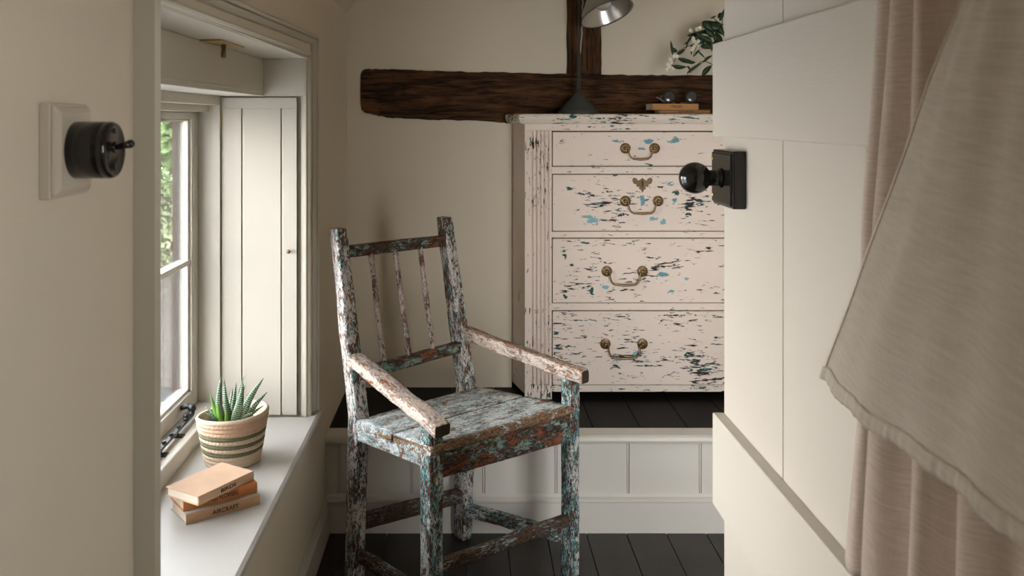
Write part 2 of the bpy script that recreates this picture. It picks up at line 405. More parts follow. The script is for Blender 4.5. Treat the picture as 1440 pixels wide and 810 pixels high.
# ceiling: sloping up from the left wall, then flat
b = MB()
zc0 = 1.654; sx = .55; 
b.box(XW, XL, YN, YF-.05, ZC, ZC+.08)
xs = XW+(ZC-zc0)/1.45
b.prism([(XW, YF, zc0), (xs, YF, ZC), (XR, YF, ZC), (XR, YF, ZC+.08), (xs-.04, YF, ZC+.08), (XW, YF, zc0+.10)], (0, YB-YF, 0))
tag(b.build('ceiling', M['plaster']), kind=S)

# floor boards of the room (lower level) and of the raised step
YS = 2.746          # step riser plane
def boards(name, x0, x1, y0, y1, z, w, off, mat='floor'):
    b = MB(); x = x0+off-w
    while x < x1:
        a = max(x0, x+.001); c = min(x1, x+w-.001)
        if c > a: b.box(a, c, y0, y1, z-.02+R.uniform(-.0006, 0), z+R.uniform(-.0007, 0))
        x += w
    b.box(x0, x1, y0, y1, z-.05, z-.016)
    return tag(b.build(name, M[mat], bevel=.0012, bseg=1), kind=S)
boards('floor', XW, XR, YF-.1, YS, 0, .1225, .065); boards('floor.002', XW, XL, YN, YF-.1, 0, .1225, .065)
boards('floor.001', XW, XR, YS+.03, YB+.45, PF, .15, .08, 'step')
# panelled riser
rs = MB(); rs.box(XW, XR, YS, YS+.03, -.06, PF-.022)
x = -.3905-.2225
cuts = []
o = rs
tag(rs.build('wall_step', M['riser']), kind=S)
b = MB(); x = -.39
while x < XR-.1:
    xa, xb = x+.004, min(x+.2225-.004, XR); 
    b.box(xa, xb, YS-.008, YS+.001, .09, PF-.022)
    b.tube([(x+.0085-.0085, YS-.004, .09), (x, YS-.004, PF-.022)], .0028, 8)
    x += .2225
b.box(XW, -.394, YS-.008, YS+.001, .09, PF-.022)
tag(b.build('trim_1', M['riser'], bevel=.002), kind=S)
b = MB(); b.box(XW, XR, YS-.018, YS, -.01, .093)
b.prism([(XW, YS-.018, .093), (XW, YS-.026, .097), (XW, YS-.026, .106), (XW, YS-.014, .110), (XW, YS-.008, .118), (XW, YS, .118)], (XR-XW, 0, 0))
tag(b.build('baseboard_step', M['riser'], bevel=.0015), kind=S)
b = MB(); prof = [(YS+.045, PF+.002), (YS-.02, PF+.002), (YS-.030, PF-.002), (YS-.034, PF-.011), (YS-.030, PF-.020), (YS-.02, PF-.023), (YS+.01, PF-.023), (YS+.045, PF-.018)]
b.prism([(XW, y, z) for y, z in prof], (XR-XW, 0, 0))
tag(b.build('trim_2', M['riser'], bevel=.0015), kind=S)
# left wall skirting
b = MB(); 
b.prism([(XW, Y0-.3, 0), (XW+.014, Y0-.3, 0), (XW+.014, Y0-.3, .085), (XW+.006, Y0-.3, .095), (XW+.004, Y0-.3, .108), (XW, Y0-.3, .110)], (0, YS-.018-(Y0-.3), 0))
tag(b.build('baseboard_left', M['trim'], bevel=.0015), kind=S)

# ------------------------------------------------------------------ window
# sill board
b = MB()
XN = -.402
yy = [(1.17, ), (2.50, )]
prof = [(-.70, ZS-.03), (-.70, ZS), (XN-.008, ZS), (XN-.001, ZS-.004), (XN+.002, ZS-.011), (XN-.001, ZS-.018), (XN-.008, ZS-.022), (XW+.012, ZS-.022), (XW+.012, ZS-.03)]
b.prism([(x, 1.205, z) for x, z in prof], (0, Y1-1.205, 0))
prof2 = [(XW, ZS-.03), (XW, ZS)]+prof[2:]
b.prism([(x, Y1, z) for x, z in prof2], (0, 2.50-Y1, 0))
tag(b.build('trim_3', M['sill'], bevel=.0015), kind=S)
# architrave: swept moulded profile  (s = 0 inner edge .. 1 outer edge, t = projection)
def arch():
    b = MB()
    pf = [(0, -.012, .0), (0, -.005, 0), (.08, -.001, 0), (.11, .006, 0), (.16, .0095, 0), (.22, .0095, 0), (.26, .005, 0), (.28, -.001, 0), (.60, -.001, 0), (.61, .009, 0), (.68, .012, 0), (.76, .018, 0), (.79, .0195, 0), (.80, .014, 0), (.84, .014, 0), (.85, .024, 0), (.93, .0275, 0), (1, .022, 0), (1, 0, 0)]
    # corners inner/outer (Y,z) and scale of projection
    inn = [(1.205, -.02), (1.205, 1.430), (Y1, 1.438), (Y1, ZS)]
    out = [(1.150, -.02), (1.150, 1.470), (2.483, 1.504), (2.483, ZS)]
    sc = [1.25, 1.25, .82, .80]
    rings = []
    for i in range(4):
        rings.append([(XW+t*sc[i]+(0.0), inn[i][0]+(out[i][0]-inn[i][0])*s, inn[i][1]+(out[i][1]-inn[i][1])*s) for s, t, _ in pf])
    b.rings(rings, closed=True, smooth=False)
    return tag(b.build('trim_4', M['trim'], bevel=.0012), kind=S)
arch()
W1 = empty('window_1', (-.72, 1.82, ZS), kind=S)
# reveal linings
b = MB()
b.box(-.70, XW-.008, Y1+.018, Y1+.045, ZS, ZH)               # far reveal behind the shutter
b.box(-.4370, XW-.008, Y1, Y1+.03, ZS, ZH)                   # bead in front of shutter
b.box(-.4500, -.436, Y1+.010, Y1+.03, ZS, ZH)
b.box(-.66, -.4370, Y1, Y1+.03, 1.3335, ZH)                  # panel above shutter
b.box(-.728, -.668, Y1, Y1+.04, ZS+.043, 1.345)
b.box(-.690, -.668, Y1-.006, Y1+.002, ZS+.043, 1.31)
b.build('far_reveal', M['joinery'], W1, .002)
b = MB(); b.box(-.70, XW, Y0+.0, Y0+.005, ZS, ZH); b.build('near_reveal', M['joinery'], W1, .001)
b = MB(); b.box(-.56, XW, Y0, Y1+.03, ZH, ZH+.012); b.build('soffit', M['joinery'], W1)
b = MB(); b.box(-.575, -.5505, Y0, Y1+.001, 1.342, ZH); b.box(-.575, -.549, Y0, Y1+.001, 1.342, 1.349); b.build('head_box', M['trim'], W1, .002)
b = MB(); b.box(-.70, -.5505, Y0, Y1+.03, 1.334, 1.343); b.build('head_soffit', M['joinery'], W1, .001)
b = MB(); b.box(-.728, -.672, Y0, Y1+.02, 1.309, 1.342); b.box(-.728, -.70, Y0, Y1+.02, 1.29, 1.31); b.build('head_board', M['trim'], W1, .002)
b = MB(); b.box(-.75, -.664, Y0, Y1+.03, ZS, ZS+.043); b.build('inner_sill', M['joinery'], W1, .004)
b = MB()
b.box(-.79, -.728, Y0, Y1+.03, 1.285, 1.32); b.box(-.79, -.735, Y0, Y1+.03, ZS+.02, ZS+.05)
b.box(-.786, -.728, Y1, Y1+.045, ZS, 1.32); b.box(-.79, -.728, Y0, Y0+.03, ZS, 1.32); b.box(-.79, -.728, 1.80, 1.84, ZS, 1.32)
b.build('outer_frame', M['trim'], W1, .003)
b = MB(); b.box(-.789, -.766, Y1-.0005, Y1+.048, ZS, 1.32); b.box(-.789, -.766, Y0, Y0+.04, ZS, 1.32); b.box(-.789, -.770, 1.80, 1.84, ZS, 1.32); b.box(-.86, -.770, Y0, Y1+.04, ZS-.01, ZS+.03)
b.build('glare_darkened_outer_frame', paint('glare_darkened_grey_paint', (.08, .078, .074), .7, .15), W1, .002)  # colour darkened to counter direct sky light on the outer face
M['outbead'] = paint('glare_darkened_casement_paint', (.115, .11, .10), .7, .1); M['putty'] = paint('old_putty', (.05, .048, .045), .8, .2)  # outer bead's dark colour offsets the sky light whitening the stile
def casement(ya, yb):
    z0, z1 = ZS+.045, 1.294; xr, xo = -.728, -.765; sw = .052
    b = MB(); 
    for (a, c, d, e) in ((ya, ya+sw, z0, z1), (yb-sw, yb, z0, z1), (ya+sw, yb-sw, z0, z0+.042), (ya+sw, yb-sw, z1-.022, z1)): b.box(xo, xr, a, c, d, e)
    # glazing rebate bead (inner edge steps)
    for (a, c, d, e) in ((ya+sw, ya+sw+.010, z0+.042, z1-.022), (yb-sw-.010, yb-sw, z0+.042, z1-.022), (ya+sw, yb-sw, z0+.042, z0+.050), (ya+sw, yb-sw, z1-.028, z1-.022)): b.box(xo+.004, xr-.008, a, c, d, e)
    for (a, c, d, e) in ((ya+sw-.012, ya+sw-.008, z0+.03, z1-.02), (yb-sw+.006, yb-sw+.011, z0+.03, z1-.02)): b.box(xr-.001, xr+.0022, a, c, d, e)
    cs = b.build('casement', M['joinery'], W1, .0025)
    b = MB(); b.box(xo, -.7475, yb-sw-.0105, yb-sw, z0+.03, z1-.02); b.box(xo-.001, -.7475, ya+sw, yb-sw, z1-.030, z1-.022); b.build('outer_bead', M['outbead'], cs, .002)
    b = MB(); b.box(xo-.002, xo+.007, yb-sw-.014, yb-sw-.0095, z0+.03, z1-.02); b.build('putty_line', M['putty'], cs, .001)
    b = MB(); b.box(xo+.006, xr-.004, ya+sw, yb-sw, .884, .898); b.box(xo+.012, xr+.002-.004, ya+sw, yb-sw, .888, .894); b.build('glazing_bar', M['joinery'], cs, .003)
    for d, e in ((z0+.046, .886), (.896, z1-.026)):
        b = MB(); b.box(-.748, -.745, ya+sw+.004, yb-sw-.004, d, e); b.build('pane', M['glass'], cs)
    return cs
cA = casement(1.235, 1.798); cB = casement(1.842, 2.418)
# casement stay
b = MB(); zt = ZS+.043
b.prism([(-.7035, 1.93, zt+.012), (-.6905, 1.93, zt+.012), (-.6905, 2.25, zt+.012), (-.7035, 2.25, zt+.012)], (0, 0, .007))
st = b.build('casement_stay', M['iron'], W1, .002)
b = MB()
for k in range(6): b.lathe([(.0048, 0), (.0052, .004), (.0030, .0055)], (-.697, 1.95+k*.052, zt+.019), seg=12)
b.tube([(-.697, 2.25, zt+.016), (-.697, 2.262, zt+.019), (-.700, 2.272, zt+.028), (-.712, 2.274, zt+.034), (-.728, 2.268, zt+.030)], [.0065, .0075, .0085, .007, .006], 12)
b.ball((-.698, 2.268, zt+.030), .0105, 14); b.ball((-.7, 2.225, zt+.024), .007, 12)
b.build('stay_end', M['iron'], st)
for yy_ in (2.03, 2.15):
    b = MB(); b.box(-.712, -.682, yy_-.012, yy_+.012, zt, zt+.003); b.lathe([(.0035, 0), (.0035, .012), (.005, .014), (.003, .017)], (-.697, yy_, zt+.003), seg=12); b.build('stay_pin', M['iron'], st, .0005)
# shutter
sh = empty('window_shutter', (-.567, Y1+.01, ZS), 'cream tongue-and-groove shutter folded back in the far window reveal', 'shutter')
b = MB(); y0, y1 = Y1+.004, Y1+.018; xl, xr_ = -.6660, -.4640+.003
zt_ = 1.3295; zb = ZS+.004
edges = [xl]+[P(q, 0, Y1).x for q in (339.5, 395)]+[xr_]
for i in range(3):
    b.box(edges[i]+(.0015 if i else 0), edges[i+1]-(.0015 if i < 2 else 0), y0+.0018, y1, zb+.005, 1.302)
    b.box(edges[i]+(.0055 if i else 0), edges[i+1]-(.0015 if i < 2 else 0), y0, y1, zb+.0, 1.300)
b.box(xl, xr_, y0, y1, 1.300, zt_); b.box(xl, xr_, y0+.006, y1, zb, zt_)
b.build('board', M['joinery'], sh, .0008)
b = MB(); pk = P(407, 353, y0); b.lathe([(.0018, 0), (.0022, .006), (.0050, .009), (.0058, .012), (.0045, .0155), (.001, .017)], (pk.x, y0, pk.z), (0, -1, 0), 16); b.build('knob', M['antique'], sh)
b = MB(); hz = P(312, 170, y0).z; b.box(xl-.003, xl+.001, y0-.003, y0+.004, hz-.021, hz+.021); b.tube([(xl-.001, y0-.003, hz-.021), (xl-.001, y0-.003, hz+.021)], .0026, 10); b.build('hinge', M['brass'], sh)
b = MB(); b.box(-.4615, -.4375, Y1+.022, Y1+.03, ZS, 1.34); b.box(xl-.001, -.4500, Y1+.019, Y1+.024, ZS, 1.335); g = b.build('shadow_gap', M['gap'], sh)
# brass fitting on the soffit
br = empty('latch_plate', (-.52, 1.90, ZH), 'small brass plate with a knurled peg screwed under the window head', 'latch')
b = MB(); q = [P(280, 56, 1.83), P(309, 55, 1.83), P(345, 64.5, 2.0), P(334, 68, 2.02)]
def on_soffit(px, py): 
    Y = (ZH-EYE)*F/(168-py); return Vector(((px-655)*Y/F, Y, ZH))
q = [on_soffit(*t) for t in ((280, 55.5), (311, 55), (344, 65.5), (334, 67.5))]
b.prism([(v.x, v.y, ZH-.0035) for v in q], (0, 0, .0035)); b.build('plate', M['brass'], br, .0008)
pc = on_soffit(314.5, 60.5)
b = MB(); b.lathe([(.0048, 0), (.0048, .016), (.0056, .017), (.0056, .027), (.003, .029)], (pc.x, pc.y, ZH-.003), (0,0,-1), 16); b.build('peg', M['antique'], br)
b = MB(); 
for t in ((300, 58), (338, 66)): b = MB(); v = on_soffit(*t); b.lathe([(.0035, 0), (.003, .001), (.001, .0016)], (v.x, v.y, ZH-.0035), (0,0,-1), 12); b.build('screw', M['nickel'], br)

# ------------------------------------------------------------------ outside, seen through the panes
GZ = -2.8
def cobble(name, a, b_, scale):
    m = NT(name); c = m.coord(); v = m.n('ShaderNodeTexVoronoi'); m.set(v.inputs['Vector'], c); v.inputs['Scale'].default_value = scale
    n = m.noise(c, scale*2, 4); m.bump(v.outputs['Distance'], .5, .05)
    return m.fin(m.mix(n, a, b_), .9)
M['paving'] = cobble('pale_paving', (.36, .355, .35), (.44, .43, .42), 1.2)
M['stone'] = cobble('rubble_stone', (.06, .055, .05), (.16, .145, .13), 9)
b = MB(); b.box(-40, 20, -25, 45, GZ-.2, GZ); tag(b.build('ground', M['paving']), kind=S)
b = MB(); b.box(-14, -2.6, 8.5, 34, GZ, GZ+.01); tag(b.build('ground.001', cobble('glare_darkened_asphalt', (.055, .056, .06), (.075, .075, .077), 3)), kind=S)  # visible ground given a darker colour to hold down the sky light
b = MB()
for i in range(60):
    x = -9+i*.12; z0 = GZ
    b.box(x, x+.125, 13.4, 13.8, z0, -.42+mnoise.noise(Vector((i*.7, 0, 0)))*.10)
tag(b.build('garden_wall', M['stone'], bevel=.02), 'low rubble stone garden wall seen through the window glass', 'wall')
def leafcloud(name, label, c, r, n, size, cols, seed):
    rr = random.Random(seed); t = empty(name, (c[0], c[1], GZ), label, 'shrub' if 'shrub' in name else 'tree')
    m = NT(name+'_leaf'); g = m.attr(); k = m.noise(g, .9, 2); 
    mat = m.fin(m.mix(m.step(k, .3, .7), cols[0], cols[1]), .6)
    b = MB()
    for i in range(n):
        d = Vector((rr.gauss(0, 1), rr.gauss(0, 1), rr.gauss(0, 1))).normalized()*(rr.uniform(.78, 1.0)+.08*math.sin(i))
        p = Vector(c)+Vector((d.x*r[0], d.y*r[1], d.z*r[2]))
        nn = (d+Vector((rr.uniform(-.7, .7), rr.uniform(-.7, .7), rr.uniform(-.2, .9)))).normalized()
        u = nn.orthogonal().normalized(); w_ = nn.cross(u); a = rr.uniform(0, 6.28); u2 = u*math.cos(a)+w_*math.sin(a); w2 = nn.cross(u2); s_ = size*rr.uniform(.7, 1.3); go = (i*1.7, i*.9, 0)
        vs = [b.v(p+u2*s_*x+w2*s_*y+nn*s_*z, go) for x, y, z in ((-1, 0, 0), (-.2, .5, .1), (1, 0, -.1), (-.2, -.5, .1))]
        b.f(vs)
    b.build('foliage', mat, t, recalc=False)
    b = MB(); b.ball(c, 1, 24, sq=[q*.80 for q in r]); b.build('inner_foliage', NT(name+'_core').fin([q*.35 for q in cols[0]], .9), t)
    b = MB(); b.tube([(c[0]-1.0, c[1]+.2, GZ), (c[0]-.85, c[1]+.15, GZ+(c[2]-GZ)*.5), (c[0]-.2, c[1], c[2])], [.12, .09, .06]); b.build('trunk', M['oak'], t)
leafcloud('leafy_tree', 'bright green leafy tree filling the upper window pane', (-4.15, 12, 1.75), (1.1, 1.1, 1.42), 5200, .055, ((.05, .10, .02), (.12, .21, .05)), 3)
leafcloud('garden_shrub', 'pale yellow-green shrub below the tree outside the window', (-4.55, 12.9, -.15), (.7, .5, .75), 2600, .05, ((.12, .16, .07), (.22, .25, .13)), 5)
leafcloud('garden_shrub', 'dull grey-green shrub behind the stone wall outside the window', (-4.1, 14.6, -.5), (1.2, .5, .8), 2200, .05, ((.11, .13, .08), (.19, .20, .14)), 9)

# ------------------------------------------------------------------ timber beams in the back wall
def beam(name, label, prof_pts, d, axis):
    "outline points -> rough timber; grain along axis"
    b = MB(); a = []; n = len(prof_pts)
    fr = []; bk = []
    for p in prof_pts:
        g = (p[0], 0, p[1])
        gg = (p[1], 0, p[0]) if axis == 'x' else (p[0], 0, p[1])
        fr.append(b.v((p[0], YB-.007+R.uniform(-.001, .001), p[1]), gg)); bk.append(b.v((p[0], YB+.04, p[1]), (gg[0], .05, gg[2])))
    b.f(fr); b.f(bk[::-1])
    for i in range(n): b.f([fr[i], fr[(i+1) % n], bk[(i+1) % n], bk[i]])
    return tag(b.build(name, M['oak'], bevel=.003), label, 'beam')
def pz(x, y): v = P(x, y, YB-.007); return (v.x, v.z)
top = [(515, 97), (540, 97), (575, 98.2), (600, 99.5), (640, 100.5), (690, 101.5), (750, 103.2), (800, 104), (850, 105), (900, 105.5), (950, 106), (1000, 105.5), (1060, 107), (1120, 107)]
bot = [(1120, 178), (950, 177), (850, 176), (760, 174.5), (718, 173.5), (690, 171), (650, 169.5), (610, 168.5), (570, 167), (548, 165.5), (525, 161.5), (513, 158.5), (508.5, 155), (507, 146), (507, 125), (507.5, 105), (510, 99)]
def dens(pts, k=6, j=.8):
    o = []
    for i in range(len(pts)-1):
        for s_ in range(k):
            t = s_/k; o.append((pts[i][0]*(1-t)+pts[i+1][0]*t, pts[i][1]*(1-t)+pts[i+1][1]*t+(R.uniform(-j, j) if s_ else 0)))
    return o+[pts[-1]]
beam('oak_beam', 'horizontal dark oak beam set into the cream wall behind the chest', [pz(*p) for p in dens(top)+dens(bot)], 0, 'x')
vl = [(797, 104.5), (797.5, 80), (797, 50), (797.6, 20), (797, 0), (797, -70)]; vr = [(846, -70), (846, 0), (845.5, 30), (846, 60), (846, 90), (846, 104.5)]
beam('oak_post', 'upright dark oak post rising from the beam behind the desk lamp', [pz(x+R.uniform(-.3, .3), y) for x, y in dens(vl, 4, 0)]+[pz(x+R.uniform(-.3, .3), y) for x, y in dens(vr, 4, 0)], 0, 'z')

# ------------------------------------------------------------------ chest of drawers
ch = empty('chest_of_drawers', CH, 'tall chipped cream painted chest of four drawers on the black step', 'chest of drawers')
def cz(y): return EYE-(y-168)*.002464
def cx(x): return (x-655)*.002464
YC = CH.y; xl, xr_ = cx(738), 1.0175; dl, dr = cx(777), .9215
b = MB()   # carcass core
b.box(cx(776), dr+.002, YC+.012, YB+.42, cz(551), cz(173))
b.build('carcass', M['gap'], ch)
for sgn in (1, -1):       # canted side panels, running back into the recess
    b = MB(); fx = (xl if sgn == 1 else xr_); bx = fx-.036*sgn
    z0, z1 = .318, cz(173)
    p = [(fx, YC), (bx+.004*sgn, YB-.012), (bx, YB+.005), (bx+.003*sgn, YB+.42), (fx+.02*sgn, YB+.42), (fx+.02*sgn, YC+.01)]
    b.prism([(x, y, z0) for x, y in p], (0, 0, z1-z0)); b.build('side_panel', M['chest_side'], ch, .0015)
def reeded(x0, x1):
    b = MB()
    b.box(x0, x1, YC, YC+.02, .30, cz(542)); b.box(x0, x1, YC-.001, YC+.02, cz(183), cz(174))
    za, zb = cz(542), cz(183); W = x1-x0
    b.box(x0, x0+W*.24, YC, YC+.02, za, zb); b.box(x1-W*.10, x1, YC, YC+.02, za, zb); b.box(x0+W*.2, x1-W*.08, YC+.0065, YC+.02, za, zb)
    n = 4; a0 = x0+W*.27; wd = (W*.60)/n
    for k in range(n):
        c = a0+(k+.5)*wd
        b.rings([[(c+math.cos(t)*wd*.43, YC+.0065-math.sin(t)*.0072, z) for t in [math.pi*q/8 for q in range(9)]] for z in (za, zb-.004*abs(k-1.5)/1.5)], closed=True)
    # arched top
    b.prism([(x0+W*.24, YC, zb), (x0+W*.24, YC, zb-.006)]+[(x0+W*(.24+.66*t/10), YC, zb-.006+.005*math.sin(math.pi*t/10)) for t in range(1, 10)]+[(x0+W*.90, YC, zb-.006), (x0+W*.90, YC, zb)], (0, .012, 0))
    return b.build('pilaster', M['chest_post'], ch, .001)
reeded(xl, cx(776)); reeded(dr+.002, xr_)
b = MB()
for (ya, yb_) in ((234.5, 244.5), (325.8, 334.3), (426.5, 436.3)):
    b.box(dl-.003, dr+.002, YC+.001, YC+.02, cz(yb_), cz(ya))
b.build('drawer_rail', M['chest_body'], ch, .0012)
b = MB(); b.box(dl-.003, dr+.002, YC, YC+.02, cz(184), cz(173)); b.build('frieze', M['chest_body'], ch, .001)
b = MB(); b.box(dl-.003, dr+.002, YC-.001, YC+.02, cz(551), cz(541.5)); b.build('base_rail', M['chest_top'], ch, .0015)
for (xx, yy2) in ((xl+.005, YB+.36), (xr_-.05, YB+.36)):
    b = MB(); b.box(xx, xx+.045, yy2, yy2+.045, .30, .32); b.build('foot', M['chest_body'], ch, .002)
# top board, moulded edge, canted left end
b = MB()
levels = [(0, cz(174.5)), (.006, cz(173.4)), (.010, cz(171)), (.014, cz(168)), (.016, cz(165)), (.016, cz(162.5)), (.012, cz(160.6)), (.004, cz(160))]
rings = []
for e, z in levels:
    e2 = e*1.0
    rings.append([(xl-e*.9-.008, YC-e2, z), (xr_+.02+e, YC-e2, z), (xr_+.05+e, YB-.003, z), (xl-.046-e, YB-.003, z), (xl-.046-e, YC+.085, z)])
b.rings(rings, smooth=False); b.build('top', M['chest_top'], ch, .0015)
def bail(dw, cxp, yp, half, drop):
    "antique brass swan-neck handle: sub-part of the drawer"
    yf = YC-.004
    c0 = Vector((cx(cxp), yf, cz(yp))); h = half*.002464; dp = drop*.002464
    b = MB(); pts = []
    inn = h-.010
    pts = [(-h+.002, -.014, -.001), (-inn-.001, -.016, -.004), (-inn+.0005, -.016, -dp*.45), (-inn+.006, -.016, -dp*.80), (-inn+.016, -.016, -dp*.97), (0, -.016, -dp*1.02), (inn-.016, -.016, -dp*.97), (inn-.006, -.016, -dp*.80), (inn-.0005, -.016, -dp*.45), (inn+.001, -.016, -.004), (h-.002, -.014, -.001)]
    sm = []
    for i in range(len(pts)-1):
        a, d = Vector(pts[i]), Vector(pts[i+1])
        for q in range(4): sm.append(c0+a.lerp(d, q/4))
    sm.append(c0+Vector(pts[-1]))
    n = len(sm); rad = [.0025+.0018*math.exp(-((i-n/2)/(n*.14))**2) for i in range(n)]
    b.tube(sm, rad, 10); hd = b.build('handle', M['antique'], dw)
    for s_ in (-1, 1):
        b = MB(); b.lathe([(.0183, 0), (.0185, .002), (.016, .0045), (.0135, .0038), (.012, .0055), (.0085, .0072), (.0075, .0060), (.0062, .0075), (.0060, .013), (.0072, .0150), (.0058, .0185), (.001, .0195)], c0+Vector((s_*h, 0, 0)), (0, -1, 0), 28)
        b.build('rosette', M['antique'], dw)
DR = [(185, 234, 899.5, 208.5, 20.5, 15), (245, 325.3, 902, 282.5, 23, 17), (334.8, 426, 878, 381, 25, 18.5), (436.8, 541, 877, 483, 26, 19)]
for i, (ya, yb_, hx, hy, half, drop) in enumerate(DR):
    b = MB(); b.box(dl+.0008, dr-.0008, YC-.004, YC+.018, cz(yb_)+.0022, cz(ya)-.0018)
    dw = b.build('drawer', M['drawers'][i], ch, .002)
    b = MB()    # cock bead
    za, zb_ = cz(yb_)+.0022, cz(ya)-.0018
    for (x0, x1, z0, z1) in ((dl, dr, zb_-.0035, zb_), (dl, dl+.0035, za, zb_), (dr-.0035, dr, za, zb_), (dl, dr, za, za+.0035)):
        b.box(x0, x1, YC-.0058, YC-.003, z0, z1)
    b.build('bead', M['chest_body'], dw, .001)
    bail(dw, hx, hy, half, drop)
    if i == 1:
        b = MB(); c0 = P(903, 260, YC-.004); k = .002464
        out = [(0, -11), (2.2, -7), (5, -5), (4.2, -2), (8, -3), (8.5, 1), (12, 1.5), (14, 5), (13.8, 9), (11, 10.5), (8, 9), (6, 6), (3, 7.5), (0, 10)]
        out = out+[(-x, y) for x, y in out[-2:0:-1]]
        cc = Vector((cx(903), YC-.004, cz(260)))
        b.prism([(cc.x+x*k, cc.y, cc.z+y*k) for x, y in out], (0, -.0018, 0)); b.build('escutcheon', M['dullbrass'], dw, .0004)
        b = MB(); b.box(cc.x-.002, cc.x+.002, cc.y-.0026, cc.y-.0017, cc.z-.007, cc.z+.011); b.lathe([(.0034, 0), (.0034, .001)], (cc.x, cc.y-.0017, cc.z+.010), (0, -1, 0), 14); b.build('keyhole', M['gap'], dw)

# ------------------------------------------------------------------ desk lamp on the chest
ZT = cz(160)
LP = P(813.5, 150, 3.143); LP.z = ZT
lm = empty('desk_lamp', LP, 'grey-green metal desk lamp with an aluminium shade standing on the chest', 'lamp')
b = MB(); b.lathe([(.071, 0), (.072, .003), (.069, .012), (.064, .016), (.055, .026), (.041, .042), (.026, .057), (.016, .068), (.010, .076), (.0062, .086)], LP, seg=48); b.build('base', M['lampgreen'], lm)
b = MB(); px = P(816, 0, 3.143)
b.tube([LP+Vector((0, 0, .07)), (px.x, 3.143, px.z), (px.x+.001, 3.143, 1.86), (px.x+.012, 3.135, 1.90), (px.x+.04, 3.115, 1.92), (px.x+.075, 3.10, 1.905)], .0062, 14); b.build('pole', M['lampgreen'], lm)
nrm = Vector((.29, -.33, -.90)).normalized(); SC = P(854, 19.6, 3.06)
b = MB(); prof = [(.093, 0), (.0905, -.004), (.083, -.020), (.072, -.040), (.060, -.058), (.046, -.078), (.034, -.098), (.028, -.112), (.026, -.150), (.012, -.156)]
b.lathe(prof, SC, nrm, 56, cap=False)
shd = b.build('shade', [M['alu'], M['shade_out']], lm, recalc=False)
md = shd.modifiers.new('thick', 'SOLIDIFY'); md.thickness = .0012; md.offset = 1; md.material_offset = 1; md.use_rim = True
b = MB(); b.lathe([(.0935+.0012*math.cos(t), .0012*math.sin(t)) for t in [2*math.pi*k/8 for k in range(9)]], SC, nrm, 56, cap=False); b.build('shade_rim', M['lampgreen'], lm)
b = MB(); b.ball(SC-nrm*.045, .029, 22); b.tube([SC-nrm*.07, SC-nrm*.12], [.017, .014]); b.build('bulb', M['bulb'], lm)
b = MB(); top_ = SC-nrm*.15; b.tube([top_, top_-nrm*.05+Vector((0, 0, .01)), (px.x+.075, 3.10, 1.905)], [.014, .010, .0065], 14); b.build('lamp_neck', M['lampgreen'], lm)
b = MB(); pts = []
for k in range(40):
    t = k/39; q = P(821.5-3.3*t, -60+107*t, 3.137); pts.append(q+Vector((math.cos(k*1.6)*.0012, math.sin(k*1.6)*.0012, 0)))
q = P(816, 75, 3.140); pts += [P(817, 60, 3.137), q]
b.tube(pts, .0022, 8); b.build('cord', M['cord'], lm)

# ------------------------------------------------------------------ books
def cover(name, col, var=.12):
    m = NT(name); c = m.coord(); n = m.noise(c, 35, 5, .6); n2 = m.noise(c, 500, 2); n3 = m.noise(m.map(c, (1, 1, 4)), 60, 5, .7)
    cc = m.mix(n, [x*(1-var) for x in col], [min(1, x*(1+var)) for x in col]); cc = m.mix(m.step(n3, .70, .80), cc, [min(1, x*1.25+.03) for x in col])
    m.bump(n2, .2, .0005); return m.fin(cc, .7, spec=.25)
def pages():
    m = NT('page_edges'); c = m.coord(); n = m.noise(m.map(c, (3, 3, 900)), 1, 2)
    m.bump(n, .4, .0008); return m.fin(m.mix(n, (.58, .48, .37), (.78, .69, .57)), .85)
M['pages'] = pages()
M['ink'] = NT('spine_ink').fin((.035, .02, .015), .7)
def book(name, label, group, o, ang, L, W, z, T, cov, txt=None, spine=None, tw=.45):
    "o: spine front-left lower corner; spine runs along ang; body extends to the left-hand normal"
    e = Vector((math.cos(ang), math.sin(ang), 0)); nn = Vector((-math.sin(ang), math.cos(ang), 0)); o = Vector((o[0], o[1], z))
    t = empty(name, o, label, 'book', group)
    th = .0019
    def slab(b, a0, a1, n0, n1, z0, z1):
        b.hexa([o+e*a+nn*n+Vector((0, 0, h)) for h in (z0, z1) for a, n in ((a0, n0), (a1, n0), (a1, n1), (a0, n1))])
    b = MB(); slab(b, 0, L, .001, W, 0, th); slab(b, 0, L, .001, W, T-th, T)
    # rounded spine
    sec = [(.0025, 0), (.0006, .0012), (-.0008, T*.3), (-.0012, T*.5), (-.0008, T*.7), (.0006, T-.0012), (.0025, T), (.0045, T-.0004), (.0035, T*.5), (.0045, .0004)]
    c = b.build('cover', cov, t, .0006)
    b = MB(); b.prism([o+nn*n+Vector((0, 0, h)) for n, h in sec], e*L, smooth=False)
    c = b.build('spine', spine or cov, t, .0006)
    b = MB(); slab(b, .0025, L-.0025, .0035, W-.004, th, T-th); b.build('pages', M['pages'], t)
    if txt: text_mesh(txt, T*.56, 'lettering', M['ink'], c, o+e*L*.52-nn*.0014+Vector((0, 0, T*.5)), e, (0, 0, 1), width=L*tw)
    return t
cT = cover('buff_cloth', (.60, .40, .27)); cM = cover('orange_cloth', (.52, .20, .07), .25); cB_ = cover('tan_cloth', (.42, .25, .14), .2); 
def ang(a, b_): return math.atan2(b_[1]-a[1], b_[0]-a[0])
G1 = 'books piled on the windowsill'; G2 = 'books on the chest of drawers'
bk3 = book('book', 'worn tan book with grey edges at the bottom of the windowsill pile', G1, (-.5575, 1.773), math.radians(37.1), .157, .092, ZS, .0225, cover('grey_board', (.42, .38, .33), .15), 'AIRCRAFT', cB_, tw=.36)
